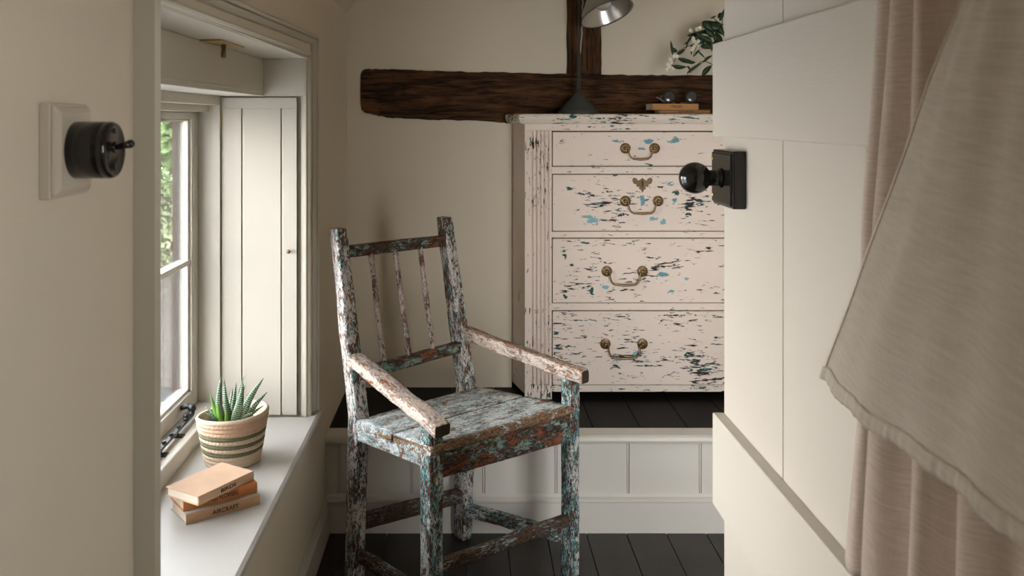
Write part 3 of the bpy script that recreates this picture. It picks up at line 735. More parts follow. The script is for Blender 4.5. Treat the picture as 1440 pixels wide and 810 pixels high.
bk2 = book('book', 'orange cloth book in the middle of the windowsill pile', G1, (-.5665, 1.783), math.radians(36.2), .157, .094, ZS+.0226, .0225, cM, 'WILD FLOWERS', tw=.42)
bk1 = book('book', 'pale buff book lying skewed on top of the windowsill pile', G1, (-.5287, 1.757), math.radians(58.9), .152, .095, ZS+.0453, .0185, cT, 'BIRDS', tw=.27)
# books + spectacles on the chest
kk = 3.085/F
cC = cover('ochre_cloth', (.42, .21, .08)); cD = cover('brown_cloth', (.27, .14, .055))
bb2 = book('book', 'dark ochre book under the other, lying on the chest beside the leafy stems', G2, ((928-655)*kk, 3.088), 0, 71*kk, .098, ZT, .0175-.004, cD, 'BUTTERFLIES', tw=.3)
bb1 = book('book', 'light tan book on top of the pair on the chest, beneath the spectacles', G2, ((917-655)*kk, 3.082), math.radians(3), 66*kk, .098, ZT+.0137, .0215, cC, 'TREES', tw=.25)
zg = ZT+.0137+.0215
sg = empty('spectacles', (.71, 3.12, zg), 'old round dark-lensed spectacles lying on the books on the chest', 'spectacles')
cs = [P(941, 132, 3.12), P(972.5, 132, 3.12)]
for c0 in cs: c0.z = zg+.0255
for c0 in cs:
    b = MB(); b.lathe([(.023+.0013*math.cos(t), .0013*math.sin(t)) for t in [2*math.pi*k/8 for k in range(9)]], c0, (0, -1, .12), 36, cap=False); b.build('rim', M['iron'], sg)
    b = MB(); b.lathe([(.0225, -.0008), (.016, .001), (.001, .0016)], c0, (0, -1, .12), 32); b.build('lens', M['lens'], sg)
b = MB(); m_ = (cs[0]+cs[1])/2; b.tube([cs[0]+Vector((.021, 0, .012)), m_+Vector((-.006, -.004, .020)), m_+Vector((.006, -.004, .020)), cs[1]+Vector((-.021, 0, .012))], .0016, 8); b.build('bridge', M['iron'], sg)
for c0, sx_, ex in ((cs[0], -1, P(925, 139, 3.10)), (cs[1], 1, cs[1]+Vector((-.01, .045, -.018)))):
    b = MB(); b.tube([c0+Vector((sx_*.023, 0, .004)), c0+Vector((sx_*.026, .02, -.004)), c0+Vector((sx_*.020, .030, -.016)), c0+Vector((-sx_*.03, .034, -.022))], .0015, 8); b.build('temple', M['silver'], sg)
b = MB(); b.tube([P(924, 137, 3.10), P(930, 140, 3.10), P(936, 143.3, 3.105)], [.0022, .0018, .0012], 8); b.ball(P(924, 137, 3.10), .0028, 10); b.build('temple_tip', M['silver'], sg)

# ------------------------------------------------------------------ leafy stems with white flowers (vase is behind the door)
YP = 3.13
pl = empty('flower_vase', (P(1046, 0, YP).x, YP, ZT), 'vase of dark green leafy stems with small white flowers, right end of chest', 'plant')
b = MB(); b.lathe([(.001, 0), (.034, 0), (.040, .02), (.044, .05), (.036, .09), (.022, .11), (.024, .125), (.021, .124), (.019, .11), (.001, .10)], pl.location, seg=32); b.build('vase', M['vase'], pl)
mouth = pl.location+Vector((0, 0, .12))
def curve(pts, n=8):
    o = []; pts = [pts[0]]+pts+[pts[-1]]
    for i in range(1, len(pts)-2):
        p0, p1, p2, p3 = pts[i-1:i+3]
        for k in range(n):
            t = k/n; o.append(.5*((2*p1)+(-p0+p2)*t+(2*p0-5*p1+4*p2-p3)*t*t+(-p0+3*p1-3*p2+p3)*t**3))
    return o+[pts[-2]]
def stemp(pts, r=.0013):
    b = MB(); c = curve([mouth]+[P(x, y, d) for x, y, d in pts]); b.tube(c, [r*1.5-(r*.8)*i/len(c) for i in range(len(c))], 8); b.build('stem', M['stem'], pl); 
stemp([(1020, 80, 3.1), (990, 62, 3.1), (965, 66, 3.09), (952, 77, 3.09), (946, 90, 3.08), (940, 99, 3.08)])
stemp([(1018, 60, 3.12), (1000, 42, 3.12), (985, 44, 3.11), (975, 50, 3.11), (966, 62, 3.1)])
stemp([(1025, 60, 3.1), (1012, 35, 3.1), (1004, 26, 3.1), (1000, 24, 3.1)])
stemp([(1010, 95, 3.1), (990, 86, 3.09), (978, 93, 3.08), (966, 104, 3.08)])
stemp([(1018, 50, 3.13), (1016, 25, 3.13), (1019, 15, 3.13)])
stemp([(1012, 70, 3.08), (1000, 66, 3.08), (984, 60, 3.08), (977, 72, 3.08), (975, 80, 3.08)])
def leaf(x0, y0, x1, y1, wpx, Y, sag=2, tw=0):
    a = P(x0, y0, Y); c = P(x1, y1, Y+R.uniform(-.02, .01)); d = c-a; L = d.length; side = d.normalized().cross(Vector((0, 1, .25+tw)).normalized()).normalized(); n = 9
    b = MB(); up = side.cross(d.normalized()); rows = []
    for i in range(n+1):
        t = i/n; w_ = wpx*YP/F/2*math.sin(math.pi*min(1, t**.8*.97+.015))**.9; p = a.lerp(c, t)+Vector((0, 0, sag*YP/F*math.sin(math.pi*t)))
        rows.append([p-side*w_, p+up*w_*-.25, p+side*w_])
    rv = [[b.v(p) for p in r] for r in rows]
    for i in range(n):
        for k in range(2): b.f([rv[i][k], rv[i][k+1], rv[i+1][k+1], rv[i+1][k]], smooth=True)
    b.build('leaf', M['leafdark'], pl, solid=.0004)
LV = [(946,78,943,57,3.5),(952,73,945,66,6),(951,77,964,69,6),(953,82,978,88,7),(978,88,962,84,5),(945,92,966,94,6.5),(966,93,972,104,3),(964,70,973,49,2.5),(973,52,961,63,3),(966,50,990,45,6),(990,32,1012,40,15),(988,30,1004,47,12),
      (1003,30,1018,50,12),(983,45,1010,42,8),(978,50,986,62,9),(985,65,1004,68,8),(984,70,975,80,4),(981,71,992,82,2.5),(966,103,988,88,4.5),(988,88,1002,78,5),(987,106,1001,92,8),(1000,62,984,52,9),(1003,47,1016,70,6),(1000,40,1018,34,6),
      (1010,26,1017,18,7),(1000,26,1008,22,2.5),(973,63,972,78,4),(1010,55,1000,72,7),(1005,52,992,40,9),(1014,60,1006,44,9),(996,52,1000,66,6),(1012,30,1019,12,5),(977,45,1003,60,7),(984,57,975,66,8),(990,50,988,68,5)]
for i, (x0, y0, x1, y1, w_) in enumerate(LV): leaf(x0, y0, x1, y1, w_, 3.09+R.uniform(-.02, .03), R.uniform(-2, 3), R.uniform(-.3, .5))
def blossom(x, y, Y):
    c0 = P(x, y, Y); b = MB()
    for k in range(5):
        a = k*1.2566+R.uniform(0, .4); d = Vector((math.cos(a), -.35, math.sin(a))).normalized(); b.ball(c0+d*.0042, .0035, 8, sq=(1, .6, 1))
    b.build('flower', M['flower'], pl)
for (x, y) in ((938, 98), (941, 94), (939, 91), (944, 88), (942, 84), (948, 79), (952, 79), (974, 68), (977, 65), (979, 61), (976, 58), (975, 54), (981, 64), (973, 70), (980, 41), (984, 39), (971, 43), (946, 97), (982, 58)): blossom(x, y, 3.075+R.uniform(-.01, .01))

# ------------------------------------------------------------------ potted haworthia on the sill
PC = Vector((-.554, 2.112, ZS))
pt = empty('potted_succulent', PC, 'spiky striped succulent in a woven green and cream pot on the windowsill', 'potted plant')
def rope(name, a, b_):
    m = NT(name); c = m.coord(); n = m.noise(c, 260, 3); n2 = m.noise(m.map(c, (1, 1, 2.5)), 90, 4, .6)
    m.bump(n, .5, .001); return m.fin(m.mix(n2, a, b_), .9, spec=.1)
M['rope'] = rope('cream_jute', (.52, .39, .27), (.64, .52, .40)); M['ropeg'] = rope('green_jute', (.10, .105, .06), (.19, .19, .12)); M['ropet'] = rope('pink_jute', (.50, .32, .21), (.60, .44, .32))
b = MB(); NC = 12; pit = .0096; seg = 150; rings = []; mi = []
def tiltz(a, h):   # rim higher on the right/back
    return h*(1+.07*math.cos(a+.15)*(h/.115)+.02*math.sin(2*a)*(h/.115))
b_r = lambda h: .062+.020*(h/.115)**.85
for c_ in range(NC):
    for q in range(6):
        t = (q+.5)/6; h = (c_+t)*pit; rings.append((h, b_r(h)+.0040*math.sin(math.pi*t)**.6-.0024, c_, q)); mi.append(1 if c_ in (3, 5, 7) else (2 if c_ in (8, 9, 10) else 0))
rr = []
for (h, r, c_, q) in rings:
    row = []
    for k in range(seg):
        a = 2*math.pi*k/seg; tw = .0011*math.sin(a*46+q*.9*(1 if c_ % 2 else -1)+c_*1.7); oval = 1+.03*math.cos(2*a+.5)*(h/.115)
        row.append((PC.x+math.cos(a)*(r+tw)*oval, PC.y+math.sin(a)*(r+tw)*oval, PC.z+tiltz(a, h)))
    rr.append(row)
H = NC*pit
for (dr_, dh) in ((-.002, .002), (-.006, .001), (-.0068, -.006), (-.010, -.03)):
    rr.append([(PC.x+math.cos(a)*(b_r(H)+dr_)*(1+.03*math.cos(2*a+.5)), PC.y+math.sin(a)*(b_r(H)+dr_)*(1+.03*math.cos(2*a+.5)), PC.z+tiltz(a, H+dh)) for a in [2*math.pi*k/seg for k in range(seg)]]); mi.append(0)
b.rings(rr, cap=True, mi=mi)
pot = b.build('pot', [M['rope'], M['ropeg'], M['ropet']], pt)
b = MB(); b.lathe([(.001, 0), (.068, .001), (.066, .006), (.03, .010), (.001, .011)], PC+Vector((0, 0, .082)), seg=32); b.build('soil', M['soil'], pt)
def hawm():
    m = NT('haworthia_leaf'); g = m.attr(); wv = m.n('ShaderNodeTexWave', wave_type='BANDS', bands_direction='Z'); m.set(wv.inputs['Vector'], m.map(g, (1, 1, 1))); wv.inputs['Scale'].default_value = 62; wv.inputs['Distortion'].default_value = 3; wv.inputs['Detail'].default_value = 1
    k = m.math('MULTIPLY', m.step(wv.outputs['Fac'], .60, .80), m.step(m.noise(g, 420, 2), .36, .50)); n = m.noise(g, 25, 2)
    return m.fin(m.mix(k, m.mix(n, (.022, .065, .032), (.045, .11, .045)), (.30, .38, .28)), .4)
M['haw'] = hawm(); M['hawl'] = paint('haworthia_young_leaf', (.11, .24, .035), .45, .3)
def hleaf(root, tip, w, bend=.01, mat='haw', flat=.5):
    root = Vector(root); tip = Vector(tip); d = tip-root; side = d.normalized().cross(Vector((0, 1, 0))).normalized(); out = side.cross(d.normalized())
    hz_ = Vector((d.x, d.y, 0)); hz_ = hz_.normalized() if hz_.length > 1e-4 else Vector((0, 0, 0)); n = 16; b = MB(); rings = []; gs = []; L = d.length
    for i in range(n+1):
        t = i/n; c0 = root.lerp(tip, t)+hz_*(-bend)*math.sin(math.pi*t)*-1 if False else root.lerp(tip, t)+(Vector((0, 0, 1))*.3-hz_)*(-bend)*math.sin(math.pi*t)
        wd = w*(.62+.5*math.sin(min(1, t*2.2)*math.pi/2)*1)*(1-t)**.72*.9+.0003
        rings.append([c0+side*math.cos(a)*wd+out*math.sin(a)*wd*flat for a in [2*math.pi*k/12 for k in range(12)]]); gs.append([(math.cos(a)*wd, math.sin(a)*wd, t*L) for a in [2*math.pi*k/12 for k in range(12)]])
    b.rings(rings, gs=gs); b.build('leaf', M[mat], pt)
def pp(x, y, dy=0): return P(x, y, PC.y+dy)
base = PC+Vector((0, 0, .088))
HL = [((318,597),(311,530),.0085,-.02,.012,'haw'),((326,590),(315,533),.008,.01,.006,'haw'),((322,592),(316,537),.0065,0,.002,'haw'),((334,594),(343,529),.005,.01,-.006,'haw'),((328,598),(342,537),.0115,-.035,.004,'haw'),
      ((338,590),(371,531),.010,0,-.006,'haw'),((345,590),(376,551),.0075,.01,-.004,'haw'),((326,585),(332,538),.0065,.03,0,'haw'),((322,583),(327,546),.006,.03,0,'haw'),((310,592),(296,554),.0065,-.01,.002,'hawl'),((313,592),(304,561),.007,-.02,.002,'hawl'),
      ((308,594),(288,580),.007,-.01,-.004,'haw'),((306,590),(290,572),.006,.01,-.003,'haw'),((314,596),(306,566),.006,-.035,.002,'hawl'),((336,596),(350,566),.006,-.03,0,'haw'),((340,592),(364,566),.0065,.0,-.004,'haw'),((345,586),(368,560),.005,.03,-.003,'haw'),
      ((330,598),(356,580),.006,-.03,-.004,'haw'),((312,586),(300,566),.006,.03,0,'haw'),((320,600),(318,575),.006,-.045,0,'hawl'),((332,584),(350,553),.005,.04,0,'haw'),((342,594),(371,570),.005,.02,-.003,'haw'),((328,586),(345,541),.005,.035,0,'haw'),((306,596),(294,587),.006,-.02,-.003,'haw')]
for r_, t_, w_, dy, bd, mt in HL:
    w_ *= 1.25; rt = P(r_[0], r_[1], PC.y+dy*.6); rt.z = max(min(rt.z, base.z+.004), base.z-.008)
    hleaf(rt, P(t_[0], t_[1], PC.y+dy), w_, bd, mt)

# ------------------------------------------------------------------ rotary / toggle light switch
sw = empty('light_switch', (XW, .939, 1.2377), 'round black light switch on a cream wooden pattress by the door', 'light switch')
b = MB(); xa = XW
b.box(xa, xa+.011, .895, .985, 1.189, 1.2865)
def frus(x0, x1, i0, i1):
    b.hexa([(x0, .895+i0, 1.189+i0), (x0, .985-i0, 1.189+i0), (x0, .985-i0, 1.2865-i0), (x0, .895+i0, 1.2865-i0), (x1, .895+i1, 1.189+i1), (x1, .985-i1, 1.189+i1), (x1, .985-i1, 1.2865-i1), (x1, .895+i1, 1.2865-i1)])
frus(xa+.011, xa+.0145, .0025, .003); frus(xa+.0145, xa+.019, .003, .0095)
b.build('pattress', M['pattress'], sw, .0012)
b = MB(); xs0 = XW+.019
b.lathe([(.0300, 0), (.0300, .031), (.0296, .0315), (.0296, .033), (.0300, .0335), (.0300, .037), (.0285, .0405), (.0260, .0415), (.0245, .0405), (.001, .0405)], (xs0, .939, 1.2377), (1, 0, 0), 64); b.build('switch_body', M['bakelite'], sw)
b = MB(); b.lathe([(.006, 0), (.006, .0012), (.0045, .002)], (xs0+.040, .939, 1.2405), (1, 0, 0), 20)
b.tube([(xs0+.041, .939, 1.2405), (xs0+.050, .9395, 1.2425), (xs0+.056, .940, 1.244)], [.0028, .0034, .0046], 14); b.ball((xs0+.0565, .940, 1.2442), .0046, 14); b.build('toggle', M['bakelite'], sw)
for z in (1.2575, 1.2195):
    b = MB(); b.lathe([(.0030, 0), (.0028, .0008), (.001, .001)], (xs0+.0405, .939, z), (1, 0, 0), 14); b.build('screw', M['iron'], sw)

# ------------------------------------------------------------------ door
XD = .453; YE = 1.56; YH = .50
D = empty('door_1', (XD+.012, YH, 0), kind=S)
b = MB(); gl = [1.56, 1.27, 1.004, .745, YH]
for i in range(4):
    b.box(XD, XD+.025, gl[i+1]+.0014, gl[i]-.0014, .01, 1.96)
b.box(XD+.004, XD+.024, YH, YE-.001, .011, 1.959)
# sunk last plank gap
pn = b.build('panel', M['door'], D, .0012)
for (za, zb_) in ((1.2405, 1.4027), (.596, .756), (1.76, 1.88)):
    b = MB(); ch_ = .004
    b.prism([(XD, YH+.02, za), (XD, YH+.02, zb_), (XD-.020+.001, YH+.02, zb_), (XD-.020, YH+.02, zb_-.002), (XD-.020, YH+.02, za+.002), (XD-.019, YH+.02, za)], (0, YE-YH-.02, 0)); b.build('ledge', M['ledge'], D, .0012)
b = MB(); ya, yb_ = 1.434, 1.551; z0, z1 = 1.1245, 1.2185
b.hexa([(XD, ya, z0), (XD, yb_, z0), (XD-.022, yb_, z0), (XD-.022, ya, z0), (XD, ya, z1), (XD, yb_, z1), (XD-.022, yb_, z1), (XD-.022, ya, z1)])
b.box(XD-.0255, XD-.020, ya+.004, yb_-.004, z0+.004, z1-.004)
rp = b.build('rim_plate', M['blackpaint'], D, .003, 3)
for (yy_, zz_) in ((1.541, 1.203), (1.541, 1.140)):
    b = MB(); b.lathe([(.0042, 0), (.0038, .0010), (.001, .0014)], (XD-.0255, yy_, zz_), (-1, 0, 0), 16); b.build('screw', M['brass'], rp)
kc = Vector((.384, 1.49, 1.172))
b = MB(); b.lathe([(.0165, -.0), (.0165, .002), (.0138, .004), (.0132, .008), (.0132, .040)], (XD-.0255, 1.49, 1.172), (-1, 0, 0), 32)
prof = [(.0125, -.030)]+[(.0265*math.sin(a), -.0265*math.cos(a)) for a in [.46+(math.pi-.47)*k/22 for k in range(23)]]
b.lathe(prof, kc, (-1, 0, 0), 48); kn = b.build('door_knob', M['blackpaint'], D)
b = MB(); b.tube([(XD-.02, .64, 1.72), (XD-.045, .64, 1.715), (XD-.058, .64, 1.73), (XD-.062, .64, 1.755)], [.005, .005, .005, .006], 12); b.box(XD-.021, XD-.001, .615, .665, 1.69, 1.755); b.build('coat_hook', M['iron'], D)

# ------------------------------------------------------------------ linen on the door
def sheet(fn, nu, nv):
    b = MB(); g = [[None]*(nv+1) for _ in range(nu+1)]
    for i in range(nu+1):
        for j in range(nv+1):
            p, gg = fn(i/nu, j/nv); g[i][j] = b.v(p, gg)
    for i in range(nu):
        for j in range(nv): b.f([g[i][j], g[i+1][j], g[i+1][j+1], g[i][j+1]], smooth=True)
    return b
def lerpt(tab, t):
    for i in range(len(tab)-1):
        if t <= tab[i+1][0]:
            k = (t-tab[i][0])/(tab[i+1][0]-tab[i][0]); return tuple(a+(b_-a)*k for a, b_ in zip(tab[i][1:], tab[i+1][1:]))
    return tab[-1][1:]
hookp = Vector((XD-.058, .64, 1.74))
# front cloth: left edge (Y,z) by v
LE = [(0, .645, 1.735), (.12, .650, 1.65), (.30, .668, 1.50), (.47, .693, 1.365), (.62, .755, 1.28), (.76, .835, 1.172), (.88, .905, 1.078), (1, .972, .9885)]
RE = [(0, .635, 1.735), (.12, .610, 1.65), (.30, .560, 1.50), (.47, .52, 1.37), (.7, .46, 1.20), (1, .40, .975)]
def front(u, v, off=0):
    l = lerpt(LE, v); r = lerpt(RE, v); y = l[0]+(r[0]-l[0])*u; z = l[1]+(r[1]-l[1])*u
    a = .006+.016*v
    x = .387-.010*math.sin(math.pi*min(1, u*1.6))*(.3+.7*v)+a*.30*math.sin(u*15+v*1.2+.4)*math.sin(math.pi*u)**.5+.0015*math.sin(u*41-v*5)*v
    x += (hookp.x-.387)*(1-v)**3
    x += .004*mnoise.noise(Vector((u*6, v*6, 3)))
    z += .0018*math.sin(u*40)*max(0, v-.85)*6+.003*math.sin(u*7+.6)*max(0, v-.8)*5*u
    return Vector((x, y, z)), (y*1.0+z*.15, z-y*.12, 0)
t1 = empty('linen_towel', hookp, 'large washed beige linen cloth hanging in front on the door hook', 'cloth')
b = sheet(front, 90, 110); b.build('cloth', M['linen'], t1, solid=.0012, recalc=False)
def hem(u, v):
    vv = .979+.021*v; p, g = front(u, vv); return p+Vector((-.0012-.0007*mnoise.noise(Vector((u*70, 0, 0)))*2-.0010*math.sin(math.pi*v), 0, -.0012*v+.0012*mnoise.noise(Vector((u*45, 9, 0))))), g
b = sheet(hem, 240, 6); b.build('hem', M['linen'], t1, solid=.0012, recalc=False)
def selv(u, v):
    p, g = front(.0+.008*u, .28+.72*v); return p+Vector((-.0013, 0, 0)), g
b = sheet(selv, 4, 80); b.build('selvedge', M['seam'], t1, solid=.001, recalc=False)
# rear cloth: plan profile with folds, hanging lower
plan = [(.985, .4305), (.972, .418), (.950, .412), (.936, .423), (.922, .431), (.905, .430), (.893, .421), (.900, .409), (.892, .398), (.875, .400), (.855, .417), (.838, .424), (.820, .402), (.800, .394), (.785, .408), (.765, .426), (.745, .414), (.725, .400), (.700, .408), (.680, .420), (.655, .424), (.635, .412), (.61, .405), (.585, .415), (.56, .425)]
def smoothp(t):
    n = len(plan)-1; f = t*n; i = min(int(f), n-1); k = f-i; p = [Vector((*plan[max(0, min(n, i+q))], 0)) for q in (-1, 0, 1, 2)]
    r = .5*((2*p[1])+(-p[0]+p[2])*k+(2*p[0]-5*p[1]+4*p[2]-p[3])*k*k+(-p[0]+3*p[1]-3*p[2]+p[3])*k**3); return r.x, r.y
LB_ = [(0, 1.72, -.26), (.12, 1.60, -.18), (.30, 1.42, -.082), (.40, 1.32, -.068), (.55, 1.17, -.040), (.74, .98, -.038), (.88, .86, -.016), (1, .781, 0)]
def rear(u, v):
    y, x = smoothp(u); z, s = lerpt(LB_, v)
    k = 1-v; yc = .66
    sc = 1+s/(.985-.66)
    y2 = yc+(y-yc)*sc + .004*math.sin(v*7+u*9)
    x2 = x+.003*math.sin(v*5+u*20)+.012*(1-v)*(-.2)
    x2 = min(x2, XD-.0225 if (1.23 < z < 1.41 or .585 < z < .765) else XD-.006)
    z2 = z+(.006*math.sin(u*26)+.004*math.sin(u*60))*v**4
    return Vector((x2, y2, z2)), (y*1.6, z, 0)
t2 = empty('linen_robe', (XD-.03, .66, 1.72), 'long pleated rose-beige linen hanging against the door behind the cloth', 'cloth')
b = sheet(rear, 200, 90); b.build('cloth', M['linen_pink'], t2, solid=.0012, recalc=False)
def edge2(u, v):
    p, g = rear(.268+.010*u, v); return p+Vector((-.0006, .0016, 0)), g
b = sheet(edge2, 3, 80); b.build('seam', M['seam'], t2, solid=.001, recalc=False)

# ------------------------------------------------------------------ the armchair
d1 = Vector((.745, .667, 0)).normalized(); nn = Vector((-d1.y, d1.x, 0)); up = Vector((0, 0, 1))
FL = Vector((-.0854, 2.151, 0)); FR = Vector((.2915, 2.457, 0)); BR = Vector((-.005, 2.673, 0)); BLc = Vector((-.298, 2.389, 0))
BRs = Vector((.004, 2.660, 0)); BLs = Vector((-.2945, 2.389, 0))
chair = empty('armchair', ((FL+BR)/2).to_tuple(), 'rustic wooden armchair with flaking pale blue and red-brown paint', 'chair')
def rect(c, w, d, z): c = Vector((c.x, c.y, z)); return [c, c+d1*w, c+d1*w+nn*d, c+nn*d]
def part(name, b, mat): return b.build(name, M[mat], chair)
# front legs (posts that carry the arms)
b = MB(); b.bar(rect(FL, .0415, .042, 0), rect(FL+Vector((.0, 0, 0)), .0415, .042, .535), 30); part('leg', b, 'chair_paint')
b = MB(); b.bar(rect(FR, .036, .040, 0), rect(FR, .036, .040, .548), 30); part('leg', b, 'chair_paint')
# rear legs: straight below the seat, raked above
zk = .465
def rear_leg(foot, seat, top, zt, s0, s1, s2, mat):
    b = MB()
    # one continuous skin: lower and upper bars share the knee section
    n = 16; secs = []
    for k in range(n+1):
        t = k/n; c = foot.lerp(seat, t); w, d = s0[0]+(s1[0]-s0[0])*t, s0[1]+(s1[1]-s0[1])*t; secs.append((c, w, d, zk*t))
    for k in range(1, n+9):
        t = k/(n+8); c = seat.lerp(top, t); w, d = s1[0]+(s2[0]-s1[0])*t, s1[1]+(s2[1]-s1[1])*t; secs.append((c, w, d, zk+(zt-zk)*t))
    rings = []; gs = []
    L = len(secs)
    for j, (c, w, d, z) in enumerate(secs):
        e = .004; r = []; g = []
        sh = .93 if j in (0, L-1) else 1
        pts = [(0, e), (e*.3, e*.3), (e, 0), (w/3, 0), (w*2/3, 0), (w-e, 0), (w-e*.3, e*.3), (w, e), (w, d/3), (w, d*2/3), (w, d-e), (w-e*.3, d-e*.3), (w-e, d), (w*2/3, d), (w/3, d), (e, d), (e*.3, d-e*.3), (0, d-e), (0, d*2/3), (0, d/3)]
        for (u, v_) in pts:
            u2 = w/2+(u-w/2)*sh; v2 = d/2+(v_-d/2)*sh
            p = Vector((c.x, c.y, z))+d1*u2+nn*v2
            p += mnoise.noise_vector(p*35+b.off)*.0013+mnoise.noise_vector(p*8)*.0018
            r.append(p); g.append((u+v_*1.0, v_, z))
        rings.append(r); gs.append(g)
    b.rings(rings, gs=gs); return part('leg', b, mat)
rear_leg(BR, BRs, Vector((-.066, 2.738, 0)), .966, (.034, .050), (.040, .054), (.034, .042), 'chair_back')
rear_leg(Vector((-.303, 2.389, 0)), BLs, Vector((-.361, 2.4645, 0)), .9645, (.038, .044), (.044, .042), (.038, .038), 'chair_back')
def postpt(left, z):
    t = (z-zk)/(.965-zk)
    return (BLs.lerp(Vector((-.361, 2.4645, 0)), t) if left else BRs.lerp(Vector((-.066, 2.738, 0)), t))+up*z
def rail(name, zl, zr, h, dep, mat, inset=.008, rd=.12):
    a = postpt(True, zl)+d1*.030+nn*inset; c = postpt(False, zr)+d1*.006+nn*inset
    L = [a, a+nn*dep, a+nn*dep+up*h, a+up*h]; Q = [c, c+nn*dep, c+nn*dep+up*h, c+up*h]
    b = MB(); b.bar(L, Q, 18, round_=rd); part(name, b, mat)
rail('crest_rail', .884, .880, .033, .024, 'chair_apron')
rail('back_rail', .553, .566, .032, .024, 'chair_apron')
# spindles
def railx(px, zl, zr):
    a = postpt(True, zl)+nn*.012; c = postpt(False, zr)+nn*.012; k = (px-655)/F
    t = (k*a.y-a.x)/((c.x-a.x)-k*(c.y-a.y)); return a.lerp(c, t)
for (xt, xb) in ((522.5, 541), (557, 576.5), (591.5, 610)):
    p1 = railx(xt, .884, .880)+up*.006+nn*.004; p0 = railx(xb, .585, .595)-up*.006+nn*.004
    b = MB(); n = 16
    b.tube([p0.lerp(p1, i/n)+mnoise.noise_vector(p0.lerp(p1, i/n)*12)*.001 for i in range(n+1)], [.0078+.0007*math.sin(i*.9) for i in range(n+1)], 12); part('spindle', b, 'chair_spindle')
# seat: three planks running across, front-left notched round the post
zf, zb = .478, .462; th = .024
sfl = FL+d1*-.004-nn*.004; sfr = FR-nn*.002+d1*.006; sbl = BLs+d1*.000-nn*.001; sbr = BRs+d1*.046+nn*.006
def sp(u, v, dz=0):   # u across 0..1, v front->back
    a = sfl.lerp(sfr, u); c = sbl.lerp(sbr, u); p = a.lerp(c, v); return Vector((p.x, p.y, zf+(zb-zf)*v-dz))
for (va, vb_, ca, cb) in ((0, .478, 1, 1), (.500, 1.0, 1, 1)):
    b = MB(); nseg = 26; nv = 8
    rings = []; gs = []; ws = []
    for i in range(nseg+1):
        u = i/nseg; r = []; g = []; wl = []
        def add(v_, dz):
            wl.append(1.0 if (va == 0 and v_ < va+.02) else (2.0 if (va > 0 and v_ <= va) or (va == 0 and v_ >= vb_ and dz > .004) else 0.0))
            p = sp(u, v_, dz); p += up*mnoise.noise(p*18)*.0015+mnoise.noise_vector(p*40)*.0008; r.append(p); g.append((v_*.33, dz, u*.5))
        e = .012
        add(va, th*.75); add(va, .007); add(va+e*.35, .0022)
        for k in range(nv+1): add(va+e+(vb_-va-2*e)*k/nv, 0)
        add(vb_-e*.2, .002); add(vb_, .006); add(vb_, th*.8); add(vb_-e, th); add(va+e, th)
        rings.append(r); gs.append(g); ws.append(wl)
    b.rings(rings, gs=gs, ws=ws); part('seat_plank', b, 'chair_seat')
# aprons
def apron(name, A, B_, ztop, zbot_a, zbot_b, dep, inward, mat, ext=0):
    e = (B_-A).normalized(); a = A-e*ext; c = B_+e*ext
    def q(p, z0, z1): return [Vector((p.x, p.y, z0)), Vector((p.x, p.y, z0))+inward*dep, Vector((p.x, p.y, z1))+inward*dep, Vector((p.x, p.y, z1))]
    b = MB(); b.bar(q(a, zbot_a, ztop), q(c, zbot_b, ztop), 18, round_=.10); part(name, b, mat)
apron('front_apron', FL+d1*.038+nn*.004, FR+nn*.004+d1*.003, zf-th+.004, .390, .378, .026, nn, 'chair_apron')
apron('side_apron', FL+nn*.038+d1*.003, BLs+d1*.003+nn*.002, zb-.014, .418, .405, .024, d1, 'chair_seat')
e2 = (BRs+d1*.038-FR-d1*.034).normalized(); inw = Vector((e2.y, -e2.x, 0)); inw = inw if inw.dot(-d1) > 0 else -inw
apron('side_apron', FR+d1*.030+nn*.036, BRs+d1*.032+nn*.004, zb-.014, .40, .395, .022, inw, 'chair_paint')
apron('back_apron', BLs+d1*.040+nn*.01, BRs+nn*.01+d1*.003, zb-.012, .41, .40, .022, nn, 'chair_paint')
# arms
def arm(back, front_, w, h, mat, tw=.0):
    wv = d1*w
    A = [back, back+wv, back+wv+up*h, back+up*h]; B_ = [front_, front_+wv, front_+wv+up*h, front_+up*h]
    b = MB(); b.bar(A, B_, 26, rough=.0013, round_=.16, endwear=2.0, topwear=tw); part('arm', b, mat)
lb = postpt(True, .603)+nn*.010-d1*.006; lf = Vector((-.0680, 2.102, .5155))-d1*.008
arm(lb, lf+Vector((0,0,.0)), .050, .030, 'chair_arm')
rb = postpt(False, .600)+d1*.003+nn*.014
rf = Vector((P(817.5, 543, 2.42).x, 2.42, P(817.5, 543, 2.42).z))
arm(rb+d1*.012, rf, .034, .038, 'chair_arm', .9)
# stretchers
def stretch(A, B_, za, zb_, h, dep, inward, mat, rd=.2):
    def q(p, z): return [Vector((p.x, p.y, z)), Vector((p.x, p.y, z))+inward*dep, Vector((p.x, p.y, z+h))+inward*dep, Vector((p.x, p.y, z+h))]
    b = MB(); b.bar(q(A, za), q(B_, zb_), 20, rough=.0009, round_=rd); part('stretcher', b, mat)
stretch(FL+d1*.038+nn*.008, FR+nn*.006+d1*.003, .150, .142, .030, .026, nn, 'chair_low')
stretch(FL+nn*.038+d1*.008, Vector((-.303, 2.389, 0))+d1*.008+nn*.003, .078, .078, .032, .024, d1, 'chair_low')
stretch(FR+nn*.036+d1*.004, BR+d1*.030+nn*.004, .094, .074, .036, .028, inw, 'chair_paint')
stretch(Vector((-.303, 2.389, 0))+d1*.034+nn*.006, BR+nn*.006+d1*.003, .150, .112, .040, .034, nn, 'chair_low')

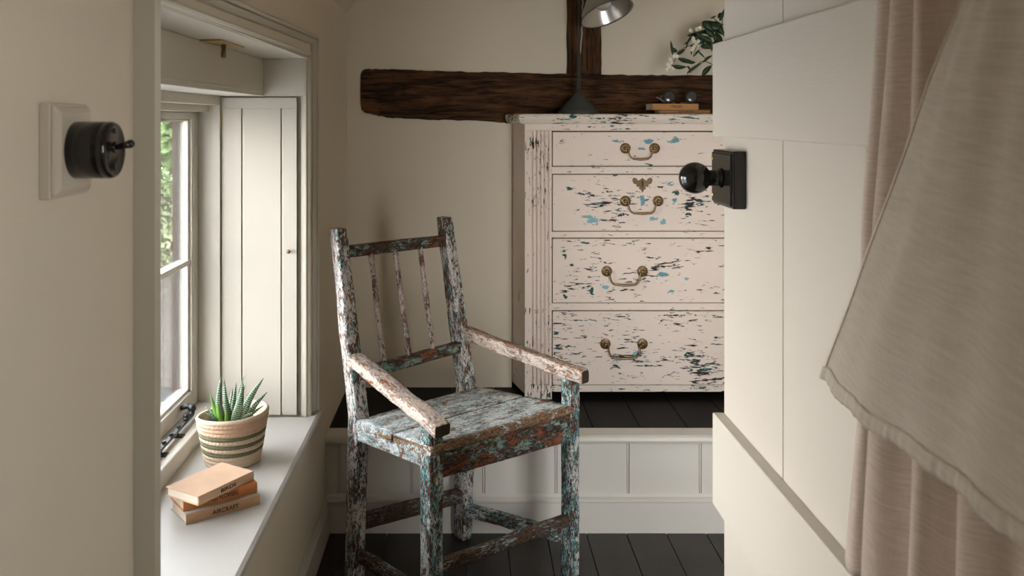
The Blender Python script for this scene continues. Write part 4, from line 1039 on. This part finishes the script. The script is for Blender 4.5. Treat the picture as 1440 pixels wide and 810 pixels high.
# ------------------------------------------------------------------ light
wd = bpy.data.worlds.new('overcast_sky'); C.world = wd; wd.use_nodes = True
nt = wd.node_tree; bg = nt.nodes['Background']; 
tc = nt.nodes.new('ShaderNodeTexCoord'); sp_ = nt.nodes.new('ShaderNodeSeparateXYZ'); cr = nt.nodes.new('ShaderNodeValToRGB')
nt.links.new(tc.outputs['Generated'], sp_.inputs[0]); nt.links.new(sp_.outputs['Z'], cr.inputs[0]); nt.links.new(cr.outputs[0], bg.inputs[0])
cr.color_ramp.elements[0].position = 0; cr.color_ramp.elements[0].color = (.95, .93, .89, 1); cr.color_ramp.elements[1].position = .7; cr.color_ramp.elements[1].color = (.87, .925, 1.0, 1)
bg.inputs[1].default_value = 15.0
def portal(loc, rot, sx_, sy_):
    l = bpy.data.lights.new('portal', 'AREA'); l.shape = 'RECTANGLE'; l.size = sx_; l.size_y = sy_; l.cycles.is_portal = True
    o = bpy.data.objects.new('sky_portal', l); COL.objects.link(o); o.location = loc; o.rotation_euler = rot; return o
portal((-.80, 1.82, .89), (0, -math.pi/2, 0), .86, 1.22)
portal((XL+.09, (LW[0]+LW[1])/2, (LW[2]+LW[3])/2), (0, math.pi/2, 0), LW[3]-LW[2], LW[1]-LW[0]); portal(((FW[0]+FW[1])/2, YF-.09, (FW[2]+FW[3])/2), (math.pi/2, 0, 0), FW[1]-FW[0], FW[3]-FW[2])

cam = bpy.data.cameras.new('camera'); co = bpy.data.objects.new('camera', cam); COL.objects.link(co); C.camera = co
co.location = (0, 0, EYE); co.rotation_euler = (math.pi/2, 0, 0)
cam.sensor_width = 36; cam.lens = 36*F/1440; cam.shift_x = 65/1440; cam.shift_y = -237/1440; cam.clip_start = .02
cam.dof.use_dof = True; cam.dof.focus_distance = 2.3; cam.dof.aperture_fstop = 9
vs = C.view_settings; vs.view_transform = 'Standard'; vs.look = 'None'; vs.gamma = 1; vs.use_curve_mapping = False; vs.exposure = 0.42
C.cycles.max_bounces = 10; C.cycles.diffuse_bounces = 6; C.cycles.transparent_max_bounces = 12
